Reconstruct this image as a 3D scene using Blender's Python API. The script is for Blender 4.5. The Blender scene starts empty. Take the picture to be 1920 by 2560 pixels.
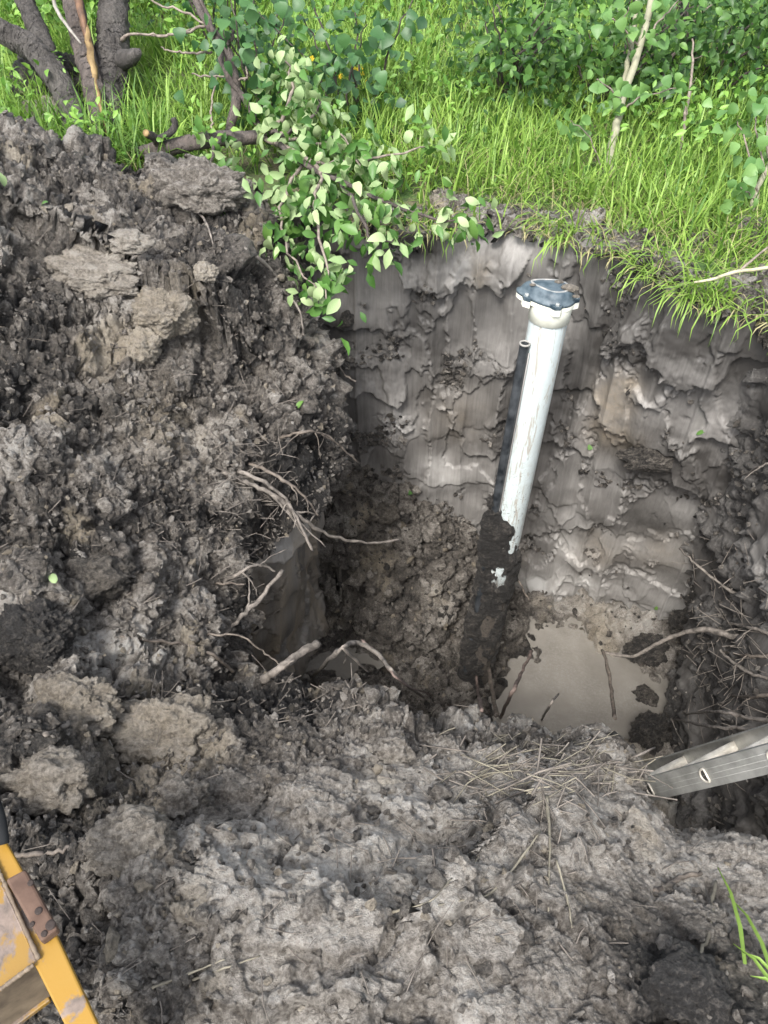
import bpy, bmesh, math, random
import numpy as np
from mathutils import Vector, Matrix, Quaternion
from mathutils.bvhtree import BVHTree

random.seed(7); RNG = np.random.default_rng(7)
scene = bpy.context.scene
col = scene.collection

# ------------------------------------------------------------------ camera
PITCH = math.radians(46.0); CAMZ = 1.6; F = 1934.0
cam_d = bpy.data.cameras.new('camera'); cam = bpy.data.objects.new('camera', cam_d); col.objects.link(cam)
cam.location = (0, 0, CAMZ); cam.rotation_euler = (math.pi/2 - PITCH, 0, 0)
cam_d.sensor_fit = 'VERTICAL'; cam_d.sensor_height = 36.0; cam_d.lens = 36.0*F/2560.0
cam_d.clip_start = 0.02; cam_d.clip_end = 2000
scene.camera = cam

# ------------------------------------------------------------------ sky, sun, exposure
SUN_EL, SUN_AZ = math.radians(54), math.radians(205)     # azimuth: clockwise from +Y
world = bpy.data.worlds.new('World'); scene.world = world; world.use_nodes = True
wn = world.node_tree.nodes; wl = world.node_tree.links
sky = wn.new('ShaderNodeTexSky'); sky.sky_type = 'NISHITA'; sky.sun_disc = False
sky.sun_elevation = SUN_EL; sky.sun_rotation = SUN_AZ; sky.dust_density = 3.0; sky.air_density = 1.0
wn['Background'].inputs['Strength'].default_value = 0.135
hs = wn.new('ShaderNodeHueSaturation'); hs.inputs['Saturation'].default_value = 0.38      # overcast white-grey sky
wl.new(sky.outputs['Color'], hs.inputs['Color']); wl.new(hs.outputs['Color'], wn['Background'].inputs['Color'])
sun_d = bpy.data.lights.new('sun', 'SUN'); sun = bpy.data.objects.new('sun', sun_d); col.objects.link(sun)
sun_d.energy = 1.5; sun_d.angle = math.radians(14); sun_d.color = (1.0, 0.97, 0.93)
sdir = Vector((math.sin(SUN_AZ)*math.cos(SUN_EL), math.cos(SUN_AZ)*math.cos(SUN_EL), math.sin(SUN_EL)))
sun.rotation_euler = sdir.to_track_quat('Z', 'Y').to_euler()
scene.view_settings.view_transform = 'Standard'; scene.view_settings.look = 'None'
scene.view_settings.exposure = 1.75; scene.view_settings.gamma = 1.0
scene.render.resolution_x = 768; scene.render.resolution_y = 1024

# ------------------------------------------------------------------ pixel -> world helpers (survey of the place)
CP, SP = math.cos(PITCH), math.sin(PITCH)
def ray(px, py):
    u = (px-960)/F; v = (1280-py)/F
    return Vector((u, CP+SP*v, -SP+CP*v))
def PZ(px, py, z):
    d = ray(px, py); return Vector((0, 0, CAMZ)) + d*((z-CAMZ)/d.z)
def PY(px, py, y):
    d = ray(px, py); return Vector((0, 0, CAMZ)) + d*(y/d.y)
def PT(px, py, t):
    return Vector((0, 0, CAMZ)) + ray(px, py)*t

# ------------------------------------------------------------------ numpy noise
def _h(ix, iy, iz, s):
    h = (ix.astype(np.uint32)*np.uint32(374761393) + iy.astype(np.uint32)*np.uint32(668265263)
         + iz.astype(np.uint32)*np.uint32(2147483647) + np.uint32((s*974634777+12345) & 0xffffffff))
    h = (h ^ (h >> np.uint32(13)))*np.uint32(1274126177)
    h = (h ^ (h >> np.uint32(16)))*np.uint32(2246822519)
    return h ^ (h >> np.uint32(15))
def perlin(p, s=0):
    p = p.astype(np.float32); i = np.floor(p).astype(np.int32); f = p - i.astype(np.float32); c5 = np.float32(1/511.5); o1 = np.float32(1)
    w = f*f*f*(f*(f*6-15)+10); r = 0
    for a in (0, 1):
        wx = w[:, 0] if a else 1-w[:, 0]
        for b in (0, 1):
            wy = w[:, 1] if b else 1-w[:, 1]
            for c in (0, 1):
                wz = w[:, 2] if c else 1-w[:, 2]
                h = _h(i[:, 0]+a, i[:, 1]+b, i[:, 2]+c, s)
                gx = (h & 1023).astype(np.float32)*c5-o1; gy = ((h >> 10) & 1023).astype(np.float32)*c5-o1; gz = ((h >> 20) & 1023).astype(np.float32)*c5-o1
                r = r + wx*wy*wz*(gx*(f[:, 0]-a)+gy*(f[:, 1]-b)+gz*(f[:, 2]-c))
    return r.astype(np.float32)*1.1
def fbm(p, o=4, s=0, g=0.5):
    r = 0; a = 1.0
    for k in range(o):
        r = r + a*perlin(p*(2.03**k)+k*17.3, s+k); a *= g
    return r
def worley(p, s=0):
    p = p.astype(np.float32); i = np.floor(p).astype(np.int32); n = len(p)
    f1 = np.full(n, 9.0, np.float32); f2 = f1.copy(); idv = np.zeros(n, np.float32)
    for a in (-1, 0, 1):
        for b in (-1, 0, 1):
            for c in (-1, 0, 1):
                j0, j1, j2 = i[:, 0]+a, i[:, 1]+b, i[:, 2]+c
                h = _h(j0, j1, j2, s)
                dx = j0+(h & 1023)/1023.-p[:, 0]; dy = j1+((h >> 10) & 1023)/1023.-p[:, 1]; dz = j2+((h >> 20) & 1023)/1023.-p[:, 2]
                d = dx*dx+dy*dy+dz*dz
                near = d < f1
                f2 = np.where(near, f1, np.minimum(f2, d)); idv = np.where(near, ((h*np.uint32(2654435761)) >> np.uint32(8) & 0xffff)/65535., idv)
                f1 = np.where(near, d, f1)
    return np.sqrt(f1), np.sqrt(f2), idv.astype(np.float32)
def sstep(a, b, x):
    t = np.clip((x-a)/(b-a), 0, 1); return t*t*(3-2*t)
def billow(p, o=5, s=0, g=.55):
    r = 0; a = 1.0; t = 0
    for k in range(o):
        r = r + a*np.abs(perlin(p*(2.07**k)+k*11.7, s+k)); t += a; a *= g
    return r/t
def dome(f1, r=0.75):
    return np.sqrt(np.maximum(0, 1-(f1/r)**2))

# ------------------------------------------------------------------ object helpers
def tag(o, label=None, cat=None, group=None, kind=None):
    if label: o['label'] = label
    if cat: o['category'] = cat
    if group: o['group'] = group
    if kind: o['kind'] = kind
    return o
def link(name, me, mat=None, parent=None):
    o = bpy.data.objects.new(name, me); col.objects.link(o)
    if mat is not None and not me.materials: me.materials.append(mat)
    if parent is not None: o.parent = parent
    return o
def empty(name, loc=(0, 0, 0)):
    o = bpy.data.objects.new(name, None); col.objects.link(o); o.location = loc; o.empty_display_size = .1
    return o
def mesh_np(name, V, quads=None, tris=None, smooth=True, attrs=None):
    me = bpy.data.meshes.new(name)
    V = np.asarray(V, np.float32)
    nq = 0 if quads is None else len(quads); nt = 0 if tris is None else len(tris)
    me.vertices.add(len(V)); me.vertices.foreach_set('co', V.ravel())
    loops = []; tot = []
    if nq: loops.append(np.asarray(quads, np.int32).ravel()); tot.append(np.full(nq, 4, np.int32))
    if nt: loops.append(np.asarray(tris, np.int32).ravel()); tot.append(np.full(nt, 3, np.int32))
    L = np.concatenate(loops); T = np.concatenate(tot)
    me.loops.add(len(L)); me.loops.foreach_set('vertex_index', L)
    me.polygons.add(len(T)); st = np.concatenate(([0], np.cumsum(T)[:-1])).astype(np.int32)
    me.polygons.foreach_set('loop_start', st)
    try: me.polygons.foreach_set('loop_total', T)
    except Exception: pass
    me.polygons.foreach_set('use_smooth', np.full(len(T), smooth))
    if attrs:
        for k, a in attrs.items():
            at = me.attributes.new(k, 'FLOAT', 'POINT'); at.data.foreach_set('value', np.asarray(a, np.float32))
    me.update(calc_edges=True); me.validate()
    return me
def grid_faces(n, m, mask=None):
    i = np.arange(n*m).reshape(n, m)
    q = np.stack([i[:-1, :-1], i[:-1, 1:], i[1:, 1:], i[1:, :-1]], -1)
    if mask is not None: q = q[mask]
    return q.reshape(-1, 4)
def compact(V, Q, *arrs):
    used = np.zeros(len(V), bool); used[Q.ravel()] = True
    idx = np.cumsum(used)-1
    return (V[used], idx[Q]) + tuple(a[used] for a in arrs)
def grid_normals(P):
    du = np.gradient(P, axis=1); dv = np.gradient(P, axis=0)
    n = np.cross(du, dv); return n/np.maximum(1e-9, np.linalg.norm(n, axis=-1, keepdims=True))

def bm_obj(name, bm, mat, parent=None, smooth=False):
    me = bpy.data.meshes.new(name); bm.normal_update(); bm.to_mesh(me); bm.free()
    if smooth:
        for p in me.polygons: p.use_smooth = True
    return link(name, me, mat, parent)
def tube_arrays(pts, radii, seg=7, wob=0.0, seed=0, cap=True):
    pts = [Vector(p) for p in pts]; rnd = random.Random(seed)
    V = []; Q = []; T = []
    t0 = (pts[1]-pts[0]).normalized(); up = Vector((0, 0, 1)) if abs(t0.z) < .9 else Vector((1, 0, 0))
    nrm = t0.cross(up).normalized()
    for k, p in enumerate(pts):
        t = (pts[min(k+1, len(pts)-1)]-pts[max(k-1, 0)]).normalized()
        nrm = (nrm - t*nrm.dot(t)).normalized(); b = t.cross(nrm)
        for s in range(seg):
            a = 2*math.pi*s/seg; r = radii[k]*(1+wob*rnd.uniform(-1, 1))
            V.append(p+nrm*math.cos(a)*r+b*math.sin(a)*r)
    for k in range(len(pts)-1):
        for s in range(seg):
            s2 = (s+1) % seg
            Q.append((k*seg+s, k*seg+s2, (k+1)*seg+s2, (k+1)*seg+s))
    if cap:
        for base, pt, flip in ((0, pts[0], True), ((len(pts)-1)*seg, pts[-1], False)):
            c = len(V); V.append(pt)
            for s in range(seg):
                s2 = (s+1) % seg
                T.append((c, base+s2, base+s) if flip else (c, base+s, base+s2))
    return V, Q, T
class MB:
    def __init__(s): s.V = []; s.Q = []; s.T = []
    def tube(s, pts, radii, **k):
        V, Q, T = tube_arrays(pts, radii, **k); o = len(s.V)
        s.V += [tuple(v) for v in V]; s.Q += [tuple(i+o for i in q) for q in Q]; s.T += [tuple(i+o for i in t) for t in T]
    def build(s, name, mat, parent=None, smooth=True):
        return link(name, mesh_np(name, s.V, s.Q or None, s.T or None, smooth), mat, parent)
def smooth_path(pts, n, jit=0.0, seed=0):
    """Catmull-Rom through pts, n points"""
    rnd = random.Random(seed); P = [Vector(p) for p in pts]; out = []
    for k in range(n):
        x = k/(n-1)*(len(P)-1); i = min(int(x), len(P)-2); f = x-i
        p0, p1, p2, p3 = P[max(i-1, 0)], P[i], P[i+1], P[min(i+2, len(P)-1)]
        q = 0.5*((2*p1)+(p2-p0)*f+(2*p0-5*p1+4*p2-p3)*f*f+(3*p1-p0-3*p2+p3)*f**3)
        if jit and 0 < k: q += Vector((rnd.uniform(-1, 1), rnd.uniform(-1, 1), rnd.uniform(-1, 1)))*jit
        out.append(q)
    return out

# ------------------------------------------------------------------ materials
def mat_new(name):
    m = bpy.data.materials.new(name); m.use_nodes = True
    nt = m.node_tree; b = nt.nodes['Principled BSDF']
    return m, nt, b
def N(nt, t, **kw):
    n = nt.nodes.new(t)
    for k, v in kw.items(): setattr(n, k, v)
    return n
def noise(nt, scale, detail=4, rough=.55, vec=None, dist=0.0):
    n = N(nt, 'ShaderNodeTexNoise'); n.inputs['Scale'].default_value = scale; n.inputs['Detail'].default_value = detail
    n.inputs['Roughness'].default_value = rough; n.inputs['Distortion'].default_value = dist
    if vec is not None: nt.links.new(vec, n.inputs['Vector'])
    return n.outputs['Fac']
def ramp(nt, fac, stops):
    r = N(nt, 'ShaderNodeValToRGB'); e = r.color_ramp.elements
    while len(e) < len(stops): e.new(.5)
    for k, (p, c) in enumerate(stops): e[k].position = p; e[k].color = (c, c, c, 1) if isinstance(c, (int, float)) else (*c, 1)
    nt.links.new(fac, r.inputs['Fac']); return r.outputs['Color']
def mixc(nt, fac, a, b, mode='MIX'):
    m = N(nt, 'ShaderNodeMix', data_type='RGBA', blend_type=mode)
    for sock, v in ((m.inputs[0], fac), (m.inputs[6], a), (m.inputs[7], b)):
        if isinstance(v, (int, float)): sock.default_value = v
        elif isinstance(v, tuple): sock.default_value = (*v, 1)
        else: nt.links.new(v, sock)
    return m.outputs[2]
def math_n(nt, op, a, b=0.0):
    m = N(nt, 'ShaderNodeMath', operation=op)
    for s, v in ((m.inputs[0], a), (m.inputs[1], b)):
        if isinstance(v, (int, float)): s.default_value = v
        else: nt.links.new(v, s)
    return m.outputs[0]
def bump(nt, bsdf, h, strength=.5, dist=.01):
    b = N(nt, 'ShaderNodeBump'); b.inputs['Strength'].default_value = strength; b.inputs['Distance'].default_value = dist
    nt.links.new(h, b.inputs['Height']); nt.links.new(b.outputs['Normal'], bsdf.inputs['Normal'])
def objco(nt, scale=None):
    t = N(nt, 'ShaderNodeTexCoord')
    if scale is None: return t.outputs['Object']
    m = N(nt, 'ShaderNodeMapping'); m.inputs['Scale'].default_value = scale
    nt.links.new(t.outputs['Object'], m.inputs['Vector']); return m.outputs['Vector']
def attr(nt, name):
    a = N(nt, 'ShaderNodeAttribute', attribute_name=name); return a.outputs['Fac']

HUMUS = (.022, .020, .018); LOAM = (.135, .119, .101); CLAY = (.38, .35, .31); TAN = (.40, .34, .25)
def soil_mat(name, rough=(.42, .85), bump_s=.6, spec=.5, wet=False):
    m, nt, b = mat_new(name); co = objco(nt)
    tone = attr(nt, 'tone'); tan = attr(nt, 'tan')
    n1 = noise(nt, 9, 6, .65, co); n2 = noise(nt, 85, 6, .75, co); n3 = noise(nt, 300, 4, .7, co)
    t = math_n(nt, 'ADD', tone, math_n(nt, 'MULTIPLY', math_n(nt, 'SUBTRACT', n1, .5), .55))
    t = math_n(nt, 'ADD', t, math_n(nt, 'MULTIPLY', math_n(nt, 'SUBTRACT', n2, .5), 1.5))
    c = ramp(nt, t, [(.08, HUMUS), (.42, LOAM), (.80, CLAY), (1.0, (.48, .46, .425))])
    tn = math_n(nt, 'MULTIPLY', tan, ramp(nt, n2, [(.30, .25), (.6, 1.0)]))
    c = mixc(nt, tn, c, TAN)
    nt.links.new(c, b.inputs['Base Color'])
    r = ramp(nt, n2, [(.30, rough[0]), (.66, rough[1])]); nt.links.new(r, b.inputs['Roughness'])
    b.inputs['Specular IOR Level'].default_value = spec
    h = math_n(nt, 'ADD', n2, math_n(nt, 'MULTIPLY', n3, .45))
    h = math_n(nt, 'MULTIPLY', h, math_n(nt, 'SUBTRACT', 1.0, math_n(nt, 'MULTIPLY', attr(nt, 'smear'), .30)))
    bump(nt, b, h, bump_s, .026)
    return m
def wall_mat(name):
    m, nt, b = mat_new(name); co = objco(nt)
    tone = attr(nt, 'tone'); tan = attr(nt, 'tan'); rg = attr(nt, 'rough')
    st = noise(nt, 1, 5, .6, objco(nt, (70, 70, 2.5)), .3)
    n1 = noise(nt, 5, 6, .6, co); n2 = noise(nt, 80, 5, .7, co)
    t = math_n(nt, 'ADD', tone, math_n(nt, 'MULTIPLY', math_n(nt, 'SUBTRACT', n1, .5), .5))
    t = math_n(nt, 'ADD', t, math_n(nt, 'MULTIPLY', math_n(nt, 'SUBTRACT', st, .5), .35))
    t = math_n(nt, 'ADD', t, math_n(nt, 'MULTIPLY', math_n(nt, 'SUBTRACT', n2, .5), math_n(nt, 'MULTIPLY', rg, .7)))
    c = ramp(nt, t, [(.02, (.05, .046, .042)), (.36, (.165, .156, .145)), (.75, (.34, .327, .308)), (1.0, (.50, .49, .47))])
    c = mixc(nt, math_n(nt, 'MULTIPLY', tan, ramp(nt, n2, [(.3, .4), (.6, 1.)])), c, (.30, .245, .175))
    nt.links.new(c, b.inputs['Base Color'])
    r = math_n(nt, 'ADD', math_n(nt, 'MULTIPLY', rg, .35), ramp(nt, n1, [(.3, .50), (.65, .72)]))
    nt.links.new(r, b.inputs['Roughness']); b.inputs['Specular IOR Level'].default_value = .5
    h = math_n(nt, 'ADD', math_n(nt, 'MULTIPLY', st, .4), math_n(nt, 'MULTIPLY', n2, math_n(nt, 'ADD', math_n(nt, 'MULTIPLY', rg, 2.0), .15)))
    bump(nt, b, h, .6, .008)
    return m
M = {}
M['soil'] = soil_mat('crumbly_soil', (.30, .75), 1.0); M['mud'] = soil_mat('wet_mud', (.22, .62), 1.0); M['wall'] = wall_mat('cut_clay')

def simple(name, c, rough=.6, spec=.5, n=None, metal=0.0, bs=0.0, c2=None, scale=20, bd=.004):
    m, nt, b = mat_new(name); co = objco(nt)
    b.inputs['Roughness'].default_value = rough; b.inputs['Metallic'].default_value = metal; b.inputs['Specular IOR Level'].default_value = spec
    nn = noise(nt, scale, 5, .6, co)
    if c2: nt.links.new(ramp(nt, nn, [(.35, c), (.65, c2)]), b.inputs['Base Color'])
    else: b.inputs['Base Color'].default_value = (*c, 1)
    if bs: bump(nt, b, nn, bs, bd)
    return m
M['root'] = simple('pale_root', (.05, .043, .036), .85, c2=(.20, .175, .15), scale=35, bs=.5)
M['root_dark'] = simple('muddy_root', (.045, .036, .03), .7, c2=(.15, .125, .10), scale=40, bs=.5)
M['root_red'] = simple('red_root', (.05, .036, .03), .8, c2=(.15, .11, .092), scale=30, bs=.4)
M['straw'] = simple('dead_straw', (.09, .08, .06), .75, c2=(.26, .235, .175), scale=15)
M['rib'] = simple('root_fibre', (.07, .06, .05), .8, c2=(.19, .165, .14), scale=20)

def bark_mat(name, a, bb, c, sc=(30, 30, 7), bs=.9):
    m, nt, b = mat_new(name); v = objco(nt, sc)
    n1 = noise(nt, 1, 6, .65, v, .6); n2 = noise(nt, 6, 4, .6, objco(nt))
    cc = mixc(nt, ramp(nt, n2, [(.42, 0.), (.62, 1.)]), ramp(nt, n1, [(.33, a), (.62, bb)]), c)
    cc = mixc(nt, .55, cc, ramp(nt, n1, [(.33, a), (.62, bb)]))
    nt.links.new(cc, b.inputs['Base Color']); b.inputs['Roughness'].default_value = .85
    bump(nt, b, n1, bs, .04); return m
M['bark'] = bark_mat('old_bark', (.012, .010, .009), (.082, .073, .065), (.15, .137, .123), (55, 55, 9), 1.0)
M['bark_dark'] = bark_mat('dark_bark', (.025, .02, .018), (.10, .08, .068), (.13, .11, .10))
M['split'] = simple('split_wood', (.10, .06, .02), .7, c2=(.24, .165, .07), scale=18, bs=.4)
M['split_red'] = simple('heart_wood', (.07, .038, .022), .7, c2=(.15, .08, .042), scale=25, bs=.4)
def aspen_bark():
    m, nt, b = mat_new('aspen_bark'); v = objco(nt, (14, 14, 60))
    n1 = noise(nt, 1, 3, .5, v); n2 = noise(nt, 8, 4, .6, objco(nt))
    c = mixc(nt, ramp(nt, n1, [(.66, 0.), (.72, 1.)]), ramp(nt, n2, [(.3, (.17, .165, .105)), (.7, (.29, .28, .20))]), (.04, .035, .03))
    nt.links.new(c, b.inputs['Base Color']); b.inputs['Roughness'].default_value = .7; bump(nt, b, n1, .2, .005); return m
M['aspen'] = aspen_bark()
M['twig'] = simple('grey_twig', (.10, .08, .065), .8, c2=(.24, .20, .165), scale=40, bs=.4)
M['pale_twig'] = simple('bleached_twig', (.13, .12, .10), .8, c2=(.27, .25, .22), scale=30, bs=.3)

def leaf_mat(name, c1, c2, use_attr=False, trans=.35, rough=.45, spec=.4):
    m, nt, b = mat_new(name)
    if use_attr: fac = attr(nt, 'tone')
    else: fac = N(nt, 'ShaderNodeObjectInfo').outputs['Random']
    n = noise(nt, 30, 3, .5, objco(nt))
    c = mixc(nt, fac, c1, c2); c = mixc(nt, .25, c, ramp(nt, n, [(.3, tuple(x*.6 for x in c1)), (.7, c2)]))
    nt.links.new(c, b.inputs['Base Color']); b.inputs['Roughness'].default_value = rough; b.inputs['Specular IOR Level'].default_value = spec
    tr = N(nt, 'ShaderNodeBsdfTranslucent'); mx = N(nt, 'ShaderNodeMixShader'); mx.inputs[0].default_value = trans
    tc = mixc(nt, .6, c, (.75, 1.0, .25), 'MULTIPLY'); tc2 = mixc(nt, .5, tc, c)
    nt.links.new(tc2, tr.inputs['Color'])
    nt.links.new(b.outputs[0], mx.inputs[1]); nt.links.new(tr.outputs[0], mx.inputs[2])
    nt.links.new(mx.outputs[0], nt.nodes['Material Output'].inputs['Surface']); return m
M['grass'] = leaf_mat('grass_blades', (.06, .16, .022), (.34, .50, .10), True, .4, .5)
M['dry'] = leaf_mat('dry_grass', (.22, .19, .09), (.42, .38, .20), True, .25, .7)
M['dogwood'] = leaf_mat('dogwood_leaf', (.06, .15, .03), (.17, .32, .07))
M['dogwood_s'] = leaf_mat('dogwood_shade_mass', (.022, .068, .016), (.11, .23, .05), True)  # darker copy of the dogwood leaf, inner shade put into the colour
M['poplar'] = leaf_mat('poplar_leaf', (.030, .095, .030), (.085, .19, .06))
M['poplar_s'] = leaf_mat('poplar_mass', (.025, .075, .03), (.075, .16, .055), True)
M['aspenleaf'] = leaf_mat('aspen_leaf', (.075, .18, .05), (.19, .33, .10))
M['forb'] = leaf_mat('forb_leaf', (.08, .20, .03), (.25, .43, .08), True)
M['appleleaf'] = leaf_mat('apple_leaf_top', (.07, .165, .035), (.14, .26, .06), trans=.3)
M['applepale'] = leaf_mat('apple_leaf_underside', (.24, .34, .15), (.38, .47, .24), trans=.25, rough=.6)
M['applepale_s'] = leaf_mat('apple_mass_underside', (.18, .28, .11), (.31, .41, .19), True, .25, .6); M['apple_s'] = leaf_mat('apple_shade_mass', (.04, .11, .022), (.10, .22, .045), True, .3)  # apple_s: darker green paints the shaded inside of the branch foliage
M['flower'] = simple('yellow_petal', (.75, .52, .02), .5)

# ------------------------------------------------------------------ terrain
# pit outline: (px, py, z) along the spoil heap and the near lip
LIPPX = [(700, 560, .02), (745, 640, -.08), (790, 780, -.18), (815, 880, -.3), (828, 1000, -.4), (790, 1090, -.48), (705, 1180, -.5),
         (600, 1235, -.5), (572, 1310, -.55), (575, 1500, -.65), (560, 1675, -.7), (700, 1690, -.72), (850, 1710, -.7),
         (1000, 1750, -.68), (1150, 1780, -.66), (1300, 1800, -.65), (1490, 1800, -.63), (1600, 1865, -.6), (1618, 1960, -.55),
         (1700, 2065, -.5), (1920, 2095, -.48)]
LIP = [PZ(*q) for q in LIPPX] + [Vector((2.3, .85, -.4)), Vector((3.2, .75, -.3))]
BACK = [LIP[0], Vector((-.25, 3.33, 0)), Vector((.0, 3.30, 0))] + [PZ(*q) for q in [(1090, 575, 0), (1200, 560, 0), (1380, 590, 0), (1560, 645, 0), (1640, 692, 0), (1705, 740, 0), (1900, 792, 0)]]
RIGHT = [Vector((1.62, 2.2, 0)), Vector((1.75, 1.5, 0)), Vector((1.9, .95, 0)), Vector((2.3, .85, 0))]
PITPOLY = np.array([(p.x, p.y) for p in LIP[::-1]] + [(p.x, p.y) for p in BACK[1:]] + [(p.x, p.y) for p in RIGHT[:-1]])
def in_poly(X, Y, poly):
    r = np.zeros(X.shape, bool); n = len(poly)
    for k in range(n):
        x0, y0 = poly[k]; x1, y1 = poly[(k+1) % n]
        if y0 == y1: continue
        c = ((y0 > Y) != (y1 > Y)) & (X < (x1-x0)*(Y-y0)/(y1-y0)+x0); r ^= c
    return r
def poly_dist(X, Y, pts):
    """distance to an open polyline and interpolated z there"""
    best = np.full(X.shape, 1e9); zz = np.zeros(X.shape)
    for a, b in zip(pts[:-1], pts[1:]):
        dx, dy = b[0]-a[0], b[1]-a[1]; L = dx*dx+dy*dy
        t = np.clip(((X-a[0])*dx+(Y-a[1])*dy)/L, 0, 1)
        d = np.hypot(X-a[0]-t*dx, Y-a[1]-t*dy)
        m = d < best; best = np.where(m, d, best); zz = np.where(m, a[2]+t*(b[2]-a[2]), zz)
    return best, zz
def ground_z(X, Y):
    X = np.asarray(X, float); Y = np.asarray(Y, float)
    p = np.stack([X.ravel()*.9, Y.ravel()*.9, np.zeros(X.size)], -1)
    g = .05*fbm(p, 3, 5).reshape(X.shape)*sstep(3.2, 4.2, Y)
    return g + .04*np.maximum(0, Y-3.4)*sstep(0, 4, Y) + .05*sstep(-.4, -1.2, X)
def heap_base(X, Y):
    d, zb = poly_dist(X, Y, [tuple(p) for p in LIP])
    ins = in_poly(X, Y, PITPOLY); sd = np.where(ins, -d, d)
    crest = np.interp(X, [-2.6, -1.6, -1.28, -.97, -.7, -.45, 0], [.42, .43, .33, .22, .12, .05, .0])
    cap = crest*sstep(.75, 1.7, Y)
    up = zb + .72*np.maximum(sd, 0)*np.interp(Y, [0, 1, 2.5, 3.3], [1, 1, 1.05, 1.2])
    k = .07; h = np.clip(.5+.5*(cap-up)/k/2, 0, 1); z = cap*(1-h)+up*h - k*2*h*(1-h)*.5
    z = z + np.where(sd < 0, sd*3.5, 0)
    z = z - .05*np.exp(-(np.maximum(sd, 0)/.05)**2)
    back = sstep(3.42, 3.85, Y); z = z*(1-back) + (-.12)*back
    return z, sd

# --- spoil heap and near bank (one continuous soil body)
us = np.concatenate([np.linspace(-.85, -.58, 60)[:-1], np.linspace(-.58, .58, 730), np.linspace(.58, 1.15, 120)[1:]]); vs = np.linspace(-.76, .485, 740)
dY = CP+SP*vs; dZ = -SP+CP*vs; tt = 1.62/(-dZ)
U, VV = np.meshgrid(us, tt); Yg = np.repeat((tt*dY)[:, None], len(us), 1); Xg = U*VV*1.06
Zg, SD = heap_base(Xg, Yg)
KEEP = (SD > -.14) & (Yg < 3.95); sel = np.flatnonzero(KEEP.ravel())
PF = np.stack([Xg, Yg, Zg], -1).reshape(-1, 3).astype(np.float32); P = PF[sel]
fore = sstep(1.30, .85, P[:, 1]+.12*perlin(P*4, 77))*sstep(-.72, -.25, P[:, 0]+.15*perlin(P*4, 78))          # plastered near bank
big = fbm(P*1.9+3, 3, 11); mid = fbm(P*6.5, 3, 21)
zoff = .085*big*(1-.35*fore) + .04*mid*(1-.7*fore)
PF[sel, 2] += zoff*(1-sstep(3.6, 3.9, P[:, 1])); P2 = PF[sel]
Nn = grid_normals(PF.reshape(len(tt), len(us), 3)).reshape(-1, 3)[sel]
wq = P2 + .02*np.stack([perlin(P2*22, 31), perlin(P2*22, 32), perlin(P2*22, 33)], -1)
f1, f2, id1 = worley(wq*7.5, 41); g1, g2, id2 = worley(wq*20+5, 42); k1, k2, id3 = worley(wq*48+9, 43)
m1 = sstep(-.15, .35, fbm(P2*2.3+20, 2, 51)); m2 = sstep(-.3, .3, fbm(P2*4+40, 2, 52))
amp = 1-.92*fore; e1, e2, ide = worley(wq*3.9+2, 44)
bl = billow(P2*5.5, 6, 63, .66); bl2 = billow(wq*17+4, 4, 64, .7)
disp = amp*(.135*(dome(e1, .8)*(.2+ide)-.4)*(1-.6*m2) + .060*(dome(f1, .8)*(.35+.9*id1)-.45)*m1 + .016*(dome(g1)*(.3+id2)-.4)*(.35+.65*m2) + .007*(dome(k1)*(.4+.8*id3)-.4)
     - .034*sstep(.16, .0, f2-f1)*m1 - .016*sstep(.16, .0, g2-g1)*m2 - .030*sstep(.10, .0, e2-e1)*(1-m2)
     + .21*(bl-.25) + .095*(bl2-.25)*(.3+.9*m2)) + (1-.62*fore)*(.3+.8*m2)*(.013*fbm(P2*42, 3, 61, .75) + .008*fbm(P2*110, 2, 62))
# smeared folds of plastered mud on the near bank
fold = perlin(P2*np.array([5, 9, 5])+.8*perlin(P2*4, 71)[:, None], 72)
slab = 0; edge = 0
for k, (fs, th, dp) in enumerate(((2.2, .02, .026), (4.0, .08, .016), (8.5, .14, .008))):
    f_ = fbm(P2*np.array([fs, fs*1.2, fs])+k*9, 4, 171+k*6, .5)-th
    slab = slab + dp*sstep(-.02, .02, f_); edge = np.maximum(edge, sstep(.05, .0, np.abs(f_))*(1, .8, .4)[k])
disp += fore*(.008*np.abs(fold)**.6 + slab - .02 + edge*.04*(billow(P2*14, 4, 74, .65)-.2) + .018*fbm(P2*9, 4, 75, .6))
smear = fore*np.clip(1-.8*edge, 0, 1)
P3 = P2 + Nn*disp[:, None] + .013*amp[:, None]*np.stack([perlin(P2*40, 81), perlin(P2*40, 82), perlin(P2*40, 83)], -1)
tone = .33 + (.60-.36*fore)*fbm(P2*1.7+7, 4, 91, .6) + .22*(id1-.5)*m1 + (1-.6*fore)*(.34*(id2-.5) + .24*(id3-.5) + .22*(ide-.5)) + .33*fore*(1-.3*edge) + .03*fore*(slab/.05-.5)
def blob(px, py, z, r, s=1.0):
    c = np.array(PZ(px, py, z)); return s*np.exp(-(np.linalg.norm(P2[:, :2]-c[None, :2], axis=1)/r)**2)
tone -= blob(90, 1640, -.05, .22, .35) + blob(560, 1000, -.1, .25, .15) + blob(590, 1700, -.5, .25, .3) + blob(1730, 2480, 0, .18, .45) + blob(1850, 2430, 0, .2, .3) + blob(650, 620, 0, .13, .5)
tone += blob(330, 1800, -.2, .3, .2)+blob(1100, 2300, -.2, .4, .12)
tan = np.clip(sstep(.34, .6, fbm(P2*4.2+60, 3, 95)+.3*(id1-.5))*.7 + blob(360, 850, .1, .12, .55)+blob(330, 1850, -.2, .16, .5)+blob(450, 700, .1, .08, .3), 0, .9)*(1-.5*fore)
rag = .04*perlin(P2*14, 97)
keep = np.zeros(len(PF), bool); keep[sel] = (SD.ravel()[sel] > -.075+rag)
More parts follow.
